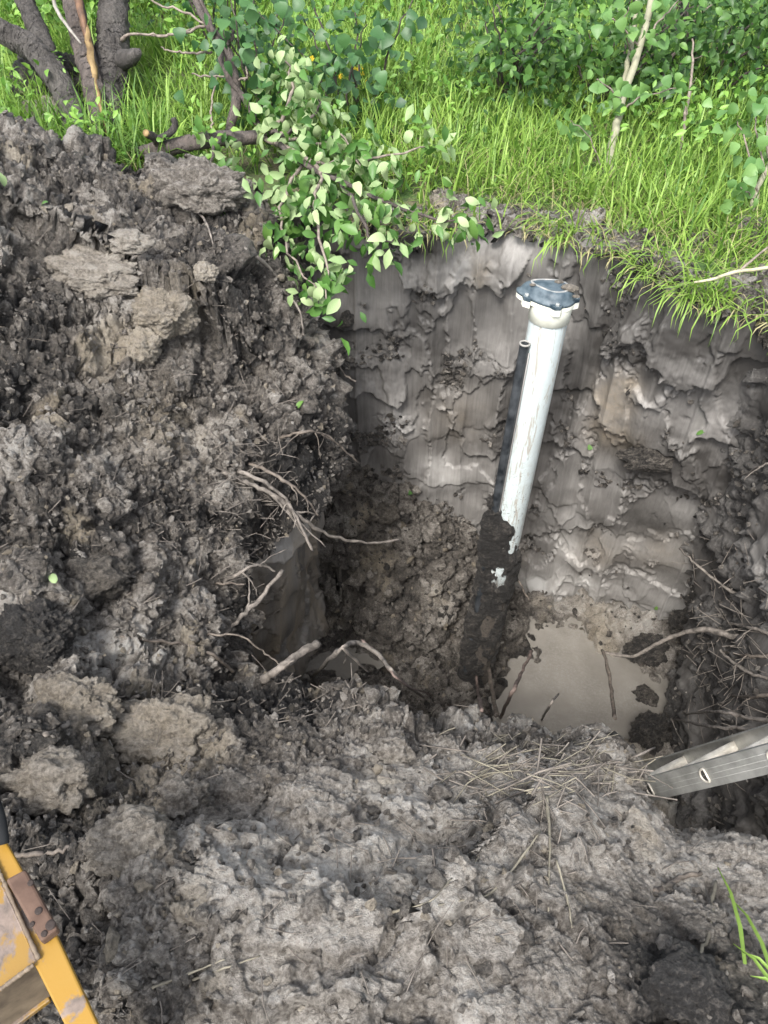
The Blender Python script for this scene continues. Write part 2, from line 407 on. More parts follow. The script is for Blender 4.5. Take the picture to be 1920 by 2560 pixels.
Q = grid_faces(len(tt), len(us)); Q = Q[keep[Q].all(1)]
full = np.full(len(PF), -1); full[sel] = np.arange(len(sel)); Q = full[Q]
V, Q, a1, a2, a3 = compact(P3, Q, tone, tan, smear)
heap_me = mesh_np('spoil_heap', V, Q[:, ::1], attrs={'tone': a1, 'tan': a2, 'smear': a3})
tag(link('soil_bank', heap_me, M['mud']), 'heap of loose dark crumbly soil banked around the pit', 'soil heap', kind='structure')
HV, HQ = V, Q

# --- cut walls (ruled sheets between a top line and a bottom line)
def resample(pts, n):
    pts = [Vector(p) for p in pts]; L = [0]
    for a, b in zip(pts[:-1], pts[1:]): L.append(L[-1]+(b-a).length)
    s = np.linspace(0, L[-1], n); A = np.array([tuple(p) for p in pts])
    return np.stack([np.interp(s, L, A[:, k]) for k in range(3)], -1), L[-1]
def wall(name, top, bot, n, m, kind, lbl, flip=False, rowpow=1.0):
    T, Lt = resample(top, n); B, _ = resample(bot, n)
    if n > 20:
        ker = np.ones(15)/15
        for A in (T, B):
            for k in range(2):
                pad = np.pad(A[:, k], 7, mode='reflect', reflect_type='odd'); A[:, k] = np.convolve(pad, ker, 'valid')
    r = np.linspace(0, 1, m)[:, None, None]
    Pw = T[None]*(1-r)+B[None]*r
    S = np.repeat(np.linspace(0, Lt, n)[None], m, 0).ravel(); R = Pw[..., 2].ravel()
    nm = grid_normals(Pw).reshape(-1, 3)
    P = Pw.reshape(-1, 3); nm = nm*np.sign(((np.array([.6, 2.3, -1.2])-P)*nm).sum(1))[:, None]      # relief grows out of the wall, into the pit
    sw = S + .02*perlin(np.stack([S*3, R*1.2, R*0], -1), 3); rw = R + .05*perlin(np.stack([S*6, R*5, R*0], -1), 4) + .025*perlin(np.stack([S*22, R*16, R*0], -1), 5)
    # bucket passes: columns of flat scoops that end in ragged ledges
    def h2(i, j, k): return (_h(i.astype(np.int32), j.astype(np.int32), i.astype(np.int32)*0+3, k) & 0xffff)/65535.
    def passes(fx, fz, k):
        cx = sw*fx + .25*perlin(np.stack([S*fx*.8, R*1.2, R*0], -1), 30+k); ci = np.floor(cx); fc = cx-ci
        rz = rw*fz + 3*h2(ci, ci*0, k) + .35*perlin(np.stack([S*9, R*.7, R*0], -1), 33+k); ri = np.floor(rz); fr = rz-ri
        return h2(ci, ri, k+1), fc, fr
    cid, fc, fr = passes(5.0, .35, 50); did, fc2, fr2 = passes(9.5, .5, 60)
    rr = R + .16*fbm(np.stack([S*2.8, R*2, R*0], -1)+kind*3, 6, 36, .6)
    cb = S*1.9 + .3*fbm(np.stack([S*2, R*3, R*0], -1), 3, 37); cbi = np.floor(cb); fb = cb-cbi
    rb = rr*2.3 + h2(cbi, cbi*0+1, 71)*2; rbi = np.floor(rb); frb = rb-rbi; bid = h2(cbi, rbi, 72)
    bite = (.050*(1-frb)**1.6*sstep(.0, .07, frb) - .014*(1-(2*fb-1)**2))*(.12+1.2*sstep(.35, 1, bid))
    layers = bite; ledge = sstep(.07, .0, frb)*(.1+1.2*sstep(.35, 1, bid)); tl = .12*(bid-.5)
    for k, (fx, fz, th, dp) in enumerate(((1.5, .9, .05, .028), (2.6, 1.2, -.02, .016))):
        f_ = fbm(np.stack([S*fx, R*fz, R*0], -1)+k*13+kind*5, 5, 230+k*7, .42)-th + .055*perlin(P*22, 240+k) + .035*perlin(P*55, 244+k)
        on = sstep(-.012, .012, f_); layers = layers + dp*on; tl = tl + .09*(on-.5)
        ledge = np.maximum(ledge, sstep(.075, .0, np.abs(f_))*(1., .9, .6, .4)[k])
    rough = sstep(.05, .40, fbm(np.stack([S*2.6, R*3.4, R*0], -1)+kind*9, 4, 12, .6) + .36*ledge*np.clip(.4+1.8*perlin(np.stack([S*5, R*5, R*0], -1), 16), 0, 1.3) - .20 + (.50 if kind == 2 else 0))
    disp = layers + .024*(cid-.5) - .024*(1-(2*fc-1)**2)*(.4+cid) - .008*(1-(2*fc2-1)**2)*did + .06*fbm(np.stack([S*1.4, R*1.4, R*0], -1), 3, 15)
    e1, e2, eid = worley(P*17, 17); k1, k2, kid = worley(P*44, 18)
    disp += (1.9 if kind == 2 else 1)*rough*(.022*(dome(e1)*(.2+eid)-.3) + .010*(dome(k1)-.4)) + .012*ledge*(.3+rough)*np.clip(.5+perlin(P*25, 28)*1.5, 0, 1.4) + rough*.06*(billow(P*15, 5, 29, .68)-.22)
    disp += .0035*fbm(P*60, 2, 19)*(.12+rough)
    fade = sstep(0, .05, np.linspace(0, 1, m)[:, None].repeat(n, 1).ravel())
    P3 = P + nm*(disp*fade)[:, None]
    tone = .15 + .07*(cid-.5) + tl + .40*fbm(np.stack([S*1.5, R*2.5, R*0], -1)+5, 3, 23) - .10*rough
    if kind == 0:
        tone += .26*sstep(-1.0, -1.5, R+.25*perlin(np.stack([S*3, R*1, R*0], -1), 24)) + .12*np.exp(-((R+.18)/.12)**2)*sstep(.9, .5, S)  # lower strata paler: their wet sheen is painted into the tone
    else: tone -= (0, -.20, .04)[kind]
    tan = np.zeros(len(P))
    if kind == 0:
        for px, py, rr, st in ((1530, 960, .07, .9), (1525, 1050, .10, .8), (1210, 730, .06, .7), (1500, 1390, .12, .35), (1560, 900, .05, .6), (1640, 1350, .14, .3), (1290, 1450, .1, .3), (1150, 1100, .16, .25)):
            c = np.array(PY(px, py, 3.15)); tan += st*np.exp(-((P[:, 0]-c[0])**2/rr**2 + (P[:, 2]-c[2])**2/(rr*1.4)**2))
        tan *= .5+.6*np.clip(fbm(P*12, 2, 27)+.4, 0, 1)
        for px, py, rr, st in ((985, 1090, .16, .38), (1080, 1220, .15, .42), (1180, 1130, .10, .3), (1320, 1480, .18, .35), (1440, 1470, .20, .35), (1180, 720, .10, .28), (1130, 690, .10, .22)):     # pale patches: sky reflections on wet clay painted into the tone
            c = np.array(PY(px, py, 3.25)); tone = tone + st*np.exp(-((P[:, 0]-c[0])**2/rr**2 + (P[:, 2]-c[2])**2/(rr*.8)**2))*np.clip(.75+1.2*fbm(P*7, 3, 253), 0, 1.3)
    if kind == 1: tan = .75*np.clip(.5+fbm(np.stack([S*9, R*1.2, R*0], -1), 2, 26), 0, 1)
    if kind in (0, 2):       # soil rim rolling back from the cut edge under the turf
        nr = 26; top0 = P3[:n].copy(); ob = -nm[:n].copy(); ob[:, 2] = 0; ob /= np.maximum(1e-6, np.linalg.norm(ob, axis=1, keepdims=True))
        ds_ = np.linspace(.26, .008, nr); rows_ = []
        for d_ in ds_:
            p_ = top0+ob*d_; p_[:, 2] += .045*math.sin(min(1, d_/.09)*1.57)-.28*max(0, d_-.13); rows_.append(p_)
        Rm = np.concatenate(rows_); nz = .05*(billow(Rm*11, 5, 251, .66)-.2)*np.repeat(sstep(.0, .03, ds_), n); Rm[:, 2] += nz
        P3 = np.concatenate([Rm, P3]); tone = np.concatenate([.30+.25*fbm(Rm*6, 3, 252), tone]); tan = np.concatenate([np.zeros(len(Rm)), tan]); rough = np.concatenate([np.full(len(Rm), .9), rough]); m += nr
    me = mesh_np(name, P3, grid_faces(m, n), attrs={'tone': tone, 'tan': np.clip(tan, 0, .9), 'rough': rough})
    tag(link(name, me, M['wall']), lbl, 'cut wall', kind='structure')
    return P3.reshape(m, n, 3), rough.reshape(m, n)
topb = [Vector((-.95, 3.42, -.06)), Vector((-.42, 3.40, -.06))] + [Vector((p.x, p.y+.03, -.03)) for p in BACK[1:]] + [Vector((1.62, 2.45, -.03))]
botb = [Vector((-.95, 3.5, -2.95)), Vector((-.40, 3.47, -2.95)), Vector((0, 3.42, -2.95)), Vector((.6, 3.40, -2.95)), Vector((1.2, 3.40, -2.95)), Vector((1.6, 3.33, -2.95)), Vector((2.05, 3.12, -2.95))]
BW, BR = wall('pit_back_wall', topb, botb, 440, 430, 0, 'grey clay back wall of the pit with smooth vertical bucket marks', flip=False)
LW, LR = wall('pit_left_wall', [Vector((x, y, z)) for x, y, z in ((-.78, 1.6, -.62), (-.70, 2.0, -.62), (-.56, 2.17, -.60), (-.39, 2.27, -.58), (-.32, 2.46, -.55), (-.28, 2.63, -.45), (-.31, 2.8, -.36), (-.35, 2.98, -.28), (-.44, 3.36, -.1))],
              [Vector((x, y, -2.95)) for x, y in ((-1.0, 1.65), (-.92, 2.05), (-.80, 2.2), (-.68, 2.32), (-.62, 2.5), (-.56, 2.7), (-.48, 2.88), (-.42, 3.05), (-.44, 3.4))], 190, 230, 1,
              'smooth olive clay face cut below the heap edge at the left of the pit', flip=False)
RW, RR = wall('pit_right_wall', [Vector((1.50, 2.62, -.02)), Vector((1.60, 2.2, -.02)), Vector((1.74, 1.5, -.04)), Vector((1.92, .95, -.05)), Vector((2.5, .8, -.1)), Vector((3.2, .7, -.1))],
              [Vector((2.05, 3.12, -2.95)), Vector((1.74, 2.4, -2.95)), Vector((1.55, 1.7, -2.95)), Vector((1.5, .9, -2.95)), Vector((2.0, .3, -2.95)), Vector((2.6, .2, -2.95))], 180, 200, 2,
              'dark rooty right wall of the pit behind the ladder', flip=False)

# --- pit floor with the slump, and the water
WATER_Z = -2.75
wpx = [(1312, 1535), (1400, 1548), (1490, 1590), (1560, 1640), (1640, 1680), (1700, 1690), (1690, 1790), (1640, 1850), (1500, 1890), (1240, 1890), (1222, 1750), (1262, 1655), (1345, 1625), (1322, 1580)]
WPOLY = np.array([tuple(PZ(x, y, WATER_Z))[:2] for x, y in wpx])
lpx = [(745, 1640), (800, 1615), (860, 1600), (940, 1615), (950, 1660), (900, 1690), (760, 1700)]
LPOLY = np.array([tuple(PZ(x, y, -2.6))[:2] for x, y in lpx])
xs = np.linspace(-1.35, 2.15, 420); ys = np.linspace(1.0, 3.56, 330)
Xf, Yf = np.meshgrid(xs, ys)
def closed(poly): return [(x, y, 0) for x, y in poly] + [(poly[0][0], poly[0][1], 0)]
wd, _ = poly_dist(Xf, Yf, closed(WPOLY)); wd = np.where(in_poly(Xf, Yf, WPOLY), -wd, wd); wd = wd + .10*fbm(np.stack([Xf.ravel()*5, Yf.ravel()*5, Xf.ravel()*0], -1), 3, 149).reshape(Xf.shape)
ld, _ = poly_dist(Xf, Yf, closed(LPOLY)); ld = np.where(in_poly(Xf, Yf, LPOLY), -ld, ld)
ztop = np.interp(Xf, [-1.3, -.55, -.3, 0, .49, .75, .98, 1.1], [-2.1, -1.75, -1.42, -1.68, -2.0, -2.3, -2.75, -2.95])
sl = ztop - (3.38-Yf)*np.interp(Xf, [-.6, -.2, .2, .8], [1.9, 1.75, 1.35, 1.1])
fl = np.where(wd > 0, WATER_Z + np.minimum(.12, .5*wd), WATER_Z-.06*sstep(0, .12, -wd))
fl = np.maximum(fl, -2.62 - 0*Xf + -.35*sstep(2.5, 2.9, Yf)*0 - 1*(Xf > .0))
cone = -2.60 - 1.1*np.hypot((Xf-.56), (Yf-2.66)*1.0)
Zf = np.maximum(np.maximum(fl, sl), np.where(wd > -.05, cone, -9))
Zf = np.where(ld < 0, np.minimum(Zf, -2.60-.05*sstep(0, .08, -ld)), np.where(ld < .15, np.minimum(Zf, -2.60+ld*2.2), Zf))
Pf = np.stack([Xf, Yf, Zf], -1); nf = grid_normals(Pf).reshape(-1, 3); P = Pf.reshape(-1, 3)
wqf = P+.02*np.stack([perlin(P*20, 31), perlin(P*20, 32), perlin(P*20, 33)], -1)
f1, f2, id1 = worley(wqf*7, 141); g1, g2, id2 = worley(wqf*19, 142); k1, k2, id3 = worley(wqf*42, 143)
inw = np.minimum(wd, ld).ravel()
soft = sstep(-.10, .05, inw)
disp = soft*(.10*(dome(f1, .8)*(.3+id1)-.35) + .045*(dome(g1)*(.3+id2)-.35) - .025*sstep(.16, .0, f2-f1) + .10*(billow(P*8, 5, 148, .65)-.22) + .014*(dome(k1)-.35) + .03*fbm(P*5, 2, 144)) + .012*fbm(P*25, 2, 145)
P3 = P+nf*disp[:, None]
tone = .42+.3*fbm(P*2.5, 2, 146)+.3*(id2-.5)+.2*(id1-.5) + .25*sstep(1.0, 1.3, P[:, 0])
tone -= .22*sstep(.10, .0, np.abs(inw))
tan = sstep(.25, .5, fbm(P*4+3, 2, 147))*.35
for px, py, r in ((920, 1400, .09), (900, 1330, .07), (930, 1240, .06), (960, 1440, .05), (1500, 1570, .12)):
    c = PY(px, py, 3.1); tan += .6*np.exp(-(((P[:, 0]-c.x)**2+(P[:, 2]-c.z)**2)/r**2))
flo = mesh_np('pit_floor', P3, grid_faces(len(ys), len(xs)), attrs={'tone': tone, 'tan': np.clip(tan, 0, .9)})
tag(link('pit_floor', flo, M['mud']), 'dark slumped soil and mud on the pit floor', 'pit floor', kind='structure')
FV, FQ = P3, grid_faces(len(ys), len(xs))

def water_mat():
    m, nt, b = mat_new('muddy_water'); co = objco(nt)
    n1 = noise(nt, 4, 4, .6, co)
    fo = noise(nt, 60, 6, .8, co, .5); fo2 = noise(nt, 3.2, 3, .5, co)
    sky_glint = math_n(nt, 'MULTIPLY', ramp(nt, fo, [(.46, 0.), (.70, 1.)]), ramp(nt, fo2, [(.46, 0.), (.58, 1.)]))  # whitish flecks painted for broken sky reflections on the water
    c = ramp(nt, n1, [(.3, (.15, .137, .118)), (.7, (.205, .19, .166))])
    c = mixc(nt, math_n(nt, 'MULTIPLY', sky_glint, .16), c, (.45, .45, .43))
    nt.links.new(c, b.inputs['Base Color'])
    nt.links.new(math_n(nt, 'ADD', math_n(nt, 'MULTIPLY', sky_glint, .08), .025), b.inputs['Roughness'])
    w = N(nt, 'ShaderNodeTexWave', wave_type='RINGS', rings_direction='SPHERICAL'); w.inputs['Scale'].default_value = 9; w.inputs['Distortion'].default_value = 9; w.inputs['Detail'].default_value = 2; w.inputs['Detail Scale'].default_value = 2.5
    nt.links.new(co, w.inputs['Vector'])
    n3 = noise(nt, 16, 3, .5, co, .6)
    h = math_n(nt, 'ADD', math_n(nt, 'MULTIPLY', w.outputs['Fac'], .25), n3)
    h = math_n(nt, 'MULTIPLY', h, ramp(nt, fo2, [(.40, .25), (.55, 1.)]))
    b.inputs['Specular IOR Level'].default_value = 1.0
    bump(nt, b, h, .14, .012); return m
M['water'] = water_mat()
def sheet(name, poly, z, grow, mat, lbl):
    c = np.array(poly).mean(0); bm = bmesh.new()
    vs_ = [bm.verts.new((c[0]+(x-c[0])*grow, c[1]+(y-c[1])*grow, z)) for x, y in poly]
    bm.faces.new(vs_); bmesh.ops.recalc_face_normals(bm, faces=bm.faces)
    o = bm_obj(name, bm, mat)
    if o.data.polygons[0].normal.z < 0: o.data.flip_normals()
    return tag(o, lbl, 'water', kind='structure')
sheet('puddle', WPOLY, WATER_Z, 1.18, M['water'], 'murky brown puddle standing on the pit floor right of the well pipe')
sheet('small_puddle', LPOLY, -2.615, 1.1, M['water'], 'small murky puddle at the foot of the slumped soil left of the pipe')

# --- grassy ground around the pit
gx = np.concatenate([np.linspace(-60, -4, 20)[:-1], np.linspace(-4, 4.5, 190), np.linspace(4.5, 60, 20)[1:]])
gy = np.concatenate([np.linspace(-40, -.5, 14)[:-1], np.linspace(-.5, 7.5, 180), np.geomspace(7.6, 160, 26)])
XG, YG = np.meshgrid(gx, gy); ZG = ground_z(XG, YG)
inside = in_poly(XG, YG, PITPOLY)
hz, hsd = heap_base(np.clip(XG, -3, 3), np.clip(YG, 0, 4))
under = (YG < 3.3) & (YG > .0) & (np.abs(XG) < 2.4)
leftbank = (XG < 1.0) & (YG < 3.5) | (YG < .9)
ZG = np.where(leftbank, np.minimum(ZG, -.16), ZG)
gp = np.stack([XG, YG, ZG], -1)
Qg = grid_faces(len(gy), len(gx)); cen = gp.reshape(-1, 3)[Qg].mean(1)
kill = in_poly(cen[:, 0], cen[:, 1], PITPOLY) | (poly_dist(cen[:, 0], cen[:, 1], [tuple(p) for p in BACK])[0] < .13) | ((cen[:, 0] < .1) & (cen[:, 0] > -1.6) & (cen[:, 1] > .1) & (cen[:, 1] < 3.38)) | ((np.abs(cen[:, 0]) < 1.9) & (cen[:, 1] < 2.6) & (cen[:, 1] > .1) & (cen[:, 0] > -1.2) & (cen[:, 0] < 1.45))
pf = gp.reshape(-1, 3).copy(); pf[:, 2] += .02*perlin(pf*9, 7)*(np.abs(pf[:, 0]) < 5)
V, Q2 = compact(pf, Qg[~kill])
def turf():
    m, nt, b = mat_new('turf_soil'); co = objco(nt)
    n1 = noise(nt, 7, 5, .6, co); n2 = noise(nt, 60, 4, .6, co)
    c = mixc(nt, ramp(nt, n1, [(.35, 0.), (.6, 1.)]), ramp(nt, n2, [(.3, (.04, .033, .022)), (.7, (.15, .125, .075))]), ramp(nt, n2, [(.3, (.02, .05, .01)), (.7, (.07, .13, .025))]))
    nt.links.new(c, b.inputs['Base Color']); b.inputs['Roughness'].default_value = .9; bump(nt, b, n2, .6, .02); return m
M['turf'] = turf()
tag(link('ground', mesh_np('ground', V, Q2), M['turf']), kind='structure')

# ------------------------------------------------------------------ survey rays against the soil
allV = np.concatenate([HV, BW.reshape(-1, 3), LW.reshape(-1, 3), RW.reshape(-1, 3), FV, V]); off = 0; polys = []
for vv, qq in ((HV, HQ), (BW.reshape(-1, 3), grid_faces(*BW.shape[:2])), (LW.reshape(-1, 3), grid_faces(*LW.shape[:2])), (RW.reshape(-1, 3), grid_faces(*RW.shape[:2])), (FV, FQ), (V, Q2)):
    polys.append(np.asarray(qq)+off); off += len(vv)
ALLQ = np.concatenate(polys)
bvh = BVHTree.FromPolygons(allV.tolist(), ALLQ.tolist())
def hit(px, py, lift=0.0):
    d = ray(px, py); o = Vector((0, 0, CAMZ)); r = bvh.ray_cast(o, d)
    if r[0] is None: return PT(px, py, 4), Vector((0, 0, 1)), 4.0
    L = (r[0]-o).length; t = L/d.length
    n = r[1] if r[1].dot(d) < 0 else -r[1]
    return o+d*(t-lift), n, t
def ground_hit(x, y):
    r = bvh.ray_cast(Vector((x, y, 3)), Vector((0, 0, -1))); return r[0].z if r[0] else 0.0

# ------------------------------------------------------------------ crumbs of soil (uncountable)
def ico(sub):
    bm = bmesh.new(); bmesh.ops.create_icosphere(bm, subdivisions=sub, radius=1)
    v = np.array([tuple(x.co) for x in bm.verts]); f = np.array([[q.index for q in p.verts] for p in bm.faces]); bm.free(); return v, f
def scatter(name, pos, nrm, size, tones, tans, sub, mat, lbl, sink=.2):
    v0, f0 = ico(sub); n = len(pos); k = len(v0)
    q = RNG.normal(size=(n, 4)); q /= np.linalg.norm(q, axis=1, keepdims=True)
    w, x, y, z = q.T
    R = np.stack([1-2*(y*y+z*z), 2*(x*y-z*w), 2*(x*z+y*w), 2*(x*y+z*w), 1-2*(x*x+z*z), 2*(y*z-x*w), 2*(x*z-y*w), 2*(y*z+x*w), 1-2*(x*x+y*y)], -1).reshape(n, 3, 3)
    sc = RNG.uniform(.5, 1.4, (n, 1, 3)); jit = RNG.uniform(.5, 1.45, (n, k, 1))
    Vv = np.einsum('nij,nkj->nki', R, v0[None]*sc*jit)*size[:, None, None] + (pos+nrm*size[:, None]*sink)[:, None]
    Ff = (f0[None]+(np.arange(n)*k)[:, None, None]).reshape(-1, 3)
    me = mesh_np(name, Vv.reshape(-1, 3), tris=Ff, smooth=(sub > 1), attrs={'tone': np.repeat(tones, k)+RNG.uniform(-.06, .06, n*k), 'tan': np.repeat(tans, k)})
    return tag(link(name, me, mat), lbl, 'soil crumbs', kind='stuff')
def pick(Vx, Qx, n, wfun):
    c = Vx[Qx].mean(1); a = np.linalg.norm(np.cross(Vx[Qx[:, 1]]-Vx[Qx[:, 0]], Vx[Qx[:, 3]]-Vx[Qx[:, 0]]), axis=1)
    nn = np.cross(Vx[Qx[:, 1]]-Vx[Qx[:, 0]], Vx[Qx[:, 3]]-Vx[Qx[:, 0]]); nn /= np.maximum(1e-9, np.linalg.norm(nn, axis=1, keepdims=True))
    nn *= np.sign(nn[:, 2:3]+1e-6)
    w = a*wfun(c); w = np.clip(w, 0, None); i = RNG.choice(len(c), n, p=w/w.sum()); return c[i], nn[i]
def heapw(c):
    f_ = sstep(1.25, .75, c[:, 1])*sstep(-.75, -.2, c[:, 0])
    dist = np.linalg.norm(c-np.array([0, 0, CAMZ]), axis=1)
    return (1-.6*f_)*(.15+np.clip(.6+fbm(c*3.3, 2, 201), 0, 2))*(np.abs(c[:, 0]) < .62*dist)*(c[:, 1] < 3.7)/dist**1.2
p, n_ = pick(HV, HQ, 1500, heapw)
scatter('soil_clods', p, n_, np.abs(RNG.normal(.006, .006, 1500))+.005, RNG.normal(.42, .11, 1500), (RNG.random(1500) < .10)*.6, 2, M['soil'], 'small rounded clods of soil strewn over the heap')
p, n_ = pick(HV, HQ, 22000, heapw)
scatter('soil_crumbs', p, n_, np.abs(RNG.normal(.004, .0035, 22000))+.0025, RNG.normal(.46, .12, 22000), (RNG.random(22000) < .08)*.6, 1, M['soil'], 'fine crumbs of dark soil covering the heap')
p, n_ = pick(FV, FQ, 1500, lambda c: (c[:, 1] > 2.2)*(c[:, 2] > -2.72)*(.3+(c[:, 0] < .9)))
scatter('slump_clods', p, n_, np.abs(RNG.normal(.008, .008, 1500))+.006, RNG.normal(.34, .12, 1500), (RNG.random(1500) < .06)*.6, 2, M['soil'], 'loose clods of dark soil on the slump in the pit')
p, n_ = pick(FV, FQ, 5000, lambda c: (c[:, 1] > 2.2)*(c[:, 2] > -2.72)*(.3+(c[:, 0] < .9)))
scatter('slump_crumbs', p, n_, np.abs(RNG.normal(.006, .004, 5000))+.003, RNG.normal(.34, .12, 5000), (RNG.random(5000) < .06)*.6, 1, M['soil'], 'fine soil crumbs on the slump in the pit')
def pick_wall(W, Rr, n):
    Vx = W.reshape(-1, 3); r = Rr.ravel()*(.15+np.clip(fbm(Vx*3, 2, 77)+.4, 0, 1)); i = RNG.choice(len(Vx), n, p=r/r.sum())
    nn = grid_normals(W).reshape(-1, 3)[i]; nn *= np.sign(-nn[:, 1:2]+1e-6); return Vx[i], nn
for W_, R_, nm_, lb_ in ((BW, BR, 'wall_crumbs', 'soil crumbs clinging to the back wall ledges'), (RW, RR, 'right_wall_crumbs', 'dark soil crumbs clinging to the right wall')):
    p, n_ = pick_wall(W_, R_, 3000)
    scatter(nm_, p, n_, np.abs(RNG.normal(.006, .004, 3000))+.003, RNG.normal(.36, .16, 3000), np.zeros(3000), 1, M['soil'], lb_)

# ------------------------------------------------------------------ big clods, each a thing of its own
def clod(px, py, size, lbl, tone, tan=0., squash=(1, 1, .7), seed=0, lift=.3, name='clay_clod', rot=0, rough=1.0, group='large clods lying on the soil'):
    c, nrm, t = hit(px, py); size *= .82; v, f = ico(6 if size > .095 else 5); rs = np.array([seed*3.7, seed*1.3, seed*2.1])
    q = v*np.array(squash)
    a = fbm(v*1.3+rs, 2, seed); w1, w2, wi = worley(v*2.2+rs, seed+1); g1, g2, gi = worley(v*6+rs, seed+2); h1, h2, hi = worley(v*14+rs, seed+3)
    r = 1+.45*a+.16*np.minimum(w2-w1, .5)+rough*(.10*(dome(g1)*(.3+gi)-.4)+.05*(dome(h1)-.4)) + .06*fbm(v*9+rs, 2, seed+4) + (.2+.8*rough)*(.55*(billow(v*np.array(squash)*3.1+rs, 6, seed+8, .68)-.25))
    q = q*r[:, None]*size
    ca, sa = math.cos(rot), math.sin(rot); q = q@np.array([[ca, sa, 0], [-sa, ca, 0], [0, 0, 1]])
    me = mesh_np(name, q, tris=f, attrs={'tone': tone+.2*(gi-.5)+.15*fbm(v*3+rs, 2, seed+5), 'tan': np.clip(tan*(.5+.6*np.clip(fbm(v*4+rs, 2, seed+6)+.4, 0, 1)), 0, .9)})
    o = link(name, me, M['soil']); o.location = c+Vector((0, 0, size*squash[2]*lift)); return tag(o, lbl, 'clod', group)
clod(140, 330, .14, 'pale ragged clay block on the crest of the heap below the tree', .62, .55, (1.1, .7, .9), 1, .5)
clod(250, 700, .17, 'wide pale grey clay slab, the largest clod on the upper heap', .62, .35, (1.4, .9, .6), 2, .3, rough=.8)
clod(325, 615, .085, 'small pale triangular clod right above the large pale clay slab', .66, .3, (1.2, .7, .6), 3, .4, rough=.8)
clod(415, 800, .13, 'rounded tan brown clod below and right of the large pale slab', .5, .75, (1.1, .9, .8), 4, .3)
clod(365, 885, .085, 'yellowish tan clod just under the rounded brown clod', .6, .9, (.8, .8, 1.0), 5, .4)
clod(515, 690, .055, 'small cream clod in dark soil near the hanging leaves', .68, .7, (1, .8, .8), 6, .4)
clod(500, 480, .16, 'broad grey clay block at the pit corner beneath the leafy branch', .5, .1, (1.4, .9, .75), 7, .1, rough=.8)
clod(160, 260, .26, 'dark rounded earth hump behind the heap at the tree foot', .10, 0, (1.3, .8, .8), 8, .25, name='earth_hump')
clod(430, 1850, .16, 'large tan crumbly clod above the dark hollow on the left bank', .52, .65, (1.2, .9, .75), 9, .25)
clod(190, 1790, .13, 'brown crumbly clod left of the large tan clod', .45, .6, (1.2, .9, .7), 10, .25)
clod(90, 1600, .13, 'nearly black clod at the left edge of the photo', .08, 0, (1, .9, .9), 11, .25)
clod(340, 2120, .10, 'grey rounded clod above the rusty pad of the yellow machine', .5, .3, (1.2, .8, .7), 12, .3)
clod(450, 2010, .09, 'grey lumpy clod among the lower left soil', .48, .2, (1, .8, .8), 13, .3)
clod(130, 1960, .10, 'tan grey clod beside the dark hose of the machine', .5, .4, (1.2, .8, .7), 14, .2)
clod(985, 1885, .055, 'small light grey clod on the near lip below the pipe', .6, .15, (1.1, .9, .8), 15, .4)
clod(240, 1450, .11, 'dark crumbly clod in the middle of the left heap', .22, .1, (1.2, .9, .8), 16, .2)
clod(1345, 1575, .045, 'small dark clod standing alone in the puddle', .2, .1, (1.1, .9, .8), 17, .6)
clod(1620, 1630, .15, 'shiny black clod at the right end of the puddle', .14, 0, (1.1, .8, .7), 18, .3)
clod(1710, 1560, .12, 'dark grey clod against the right wall above the black one', .15, 0, (.9, .8, 1.0), 19, .3)
clod(1610, 1750, .10, 'dark brown clod between puddle and ladder', .24, 0, (1, .9, .8), 20, .4)
clod(1620, 1840, .14, 'black crumbly clod just above the ladder end', .16, 0, (.9, .8, 1.2), 21, .3)
clod(1550, 1535, .05, 'small light grey stone-like clod at the back edge of the puddle', .7, .1, (1, .8, .8), 22, .4)
clod(960, 1290, .11, 'rounded brown clod high on the slump left of the pipe', .33, .2, (1, .8, .9), 23, .3)
clod(870, 800, .05, 'crumbly dark lump on a ledge of the back wall', .15, 0, (.9, .8, 1.0), 24, .2)
clod(1710, 2480, .09, 'black clod at the lower right edge of the near bank', .07, 0, (1.2, .9, .7), 25, .2)
clod(1640, 1145, .15, 'dark broken clay slab stuck to the right part of the back wall', .22, 0, (1.4, .5, .6), 26, 0, rough=.6)

# ------------------------------------------------------------------ well casing
def frame_axis(a, b):
    z = (b-a).normalized(); x = Vector((1, 0, 0)); x = (x-z*x.dot(z)).normalized(); y = z.cross(x); return x, y, z
def ring_tube(name, prof, seg, mat, parent, mtx, smooth=True, shape=None, thick=None):
    """surface of revolution (profile r,z); shape(angle)->factor for lobed outlines"""
    V = []; Q = []
    for k, (r, z) in enumerate(prof):
        for s in range(seg):
            a = 2*math.pi*s/seg; f = shape(a) if shape else (1, 1)
            V.append(mtx @ (Vector((r*f[0], r*f[1], z)) if shape else Vector((r*math.cos(a), r*math.sin(a), z))))
    for k in range(len(prof)-1):
        for s in range(seg):
            Q.append((k*seg+s, k*seg+(s+1) % seg, (k+1)*seg+(s+1) % seg, (k+1)*seg+s))
    return link(name, mesh_np(name, [tuple(v) for v in V], Q, None, smooth), mat, parent)
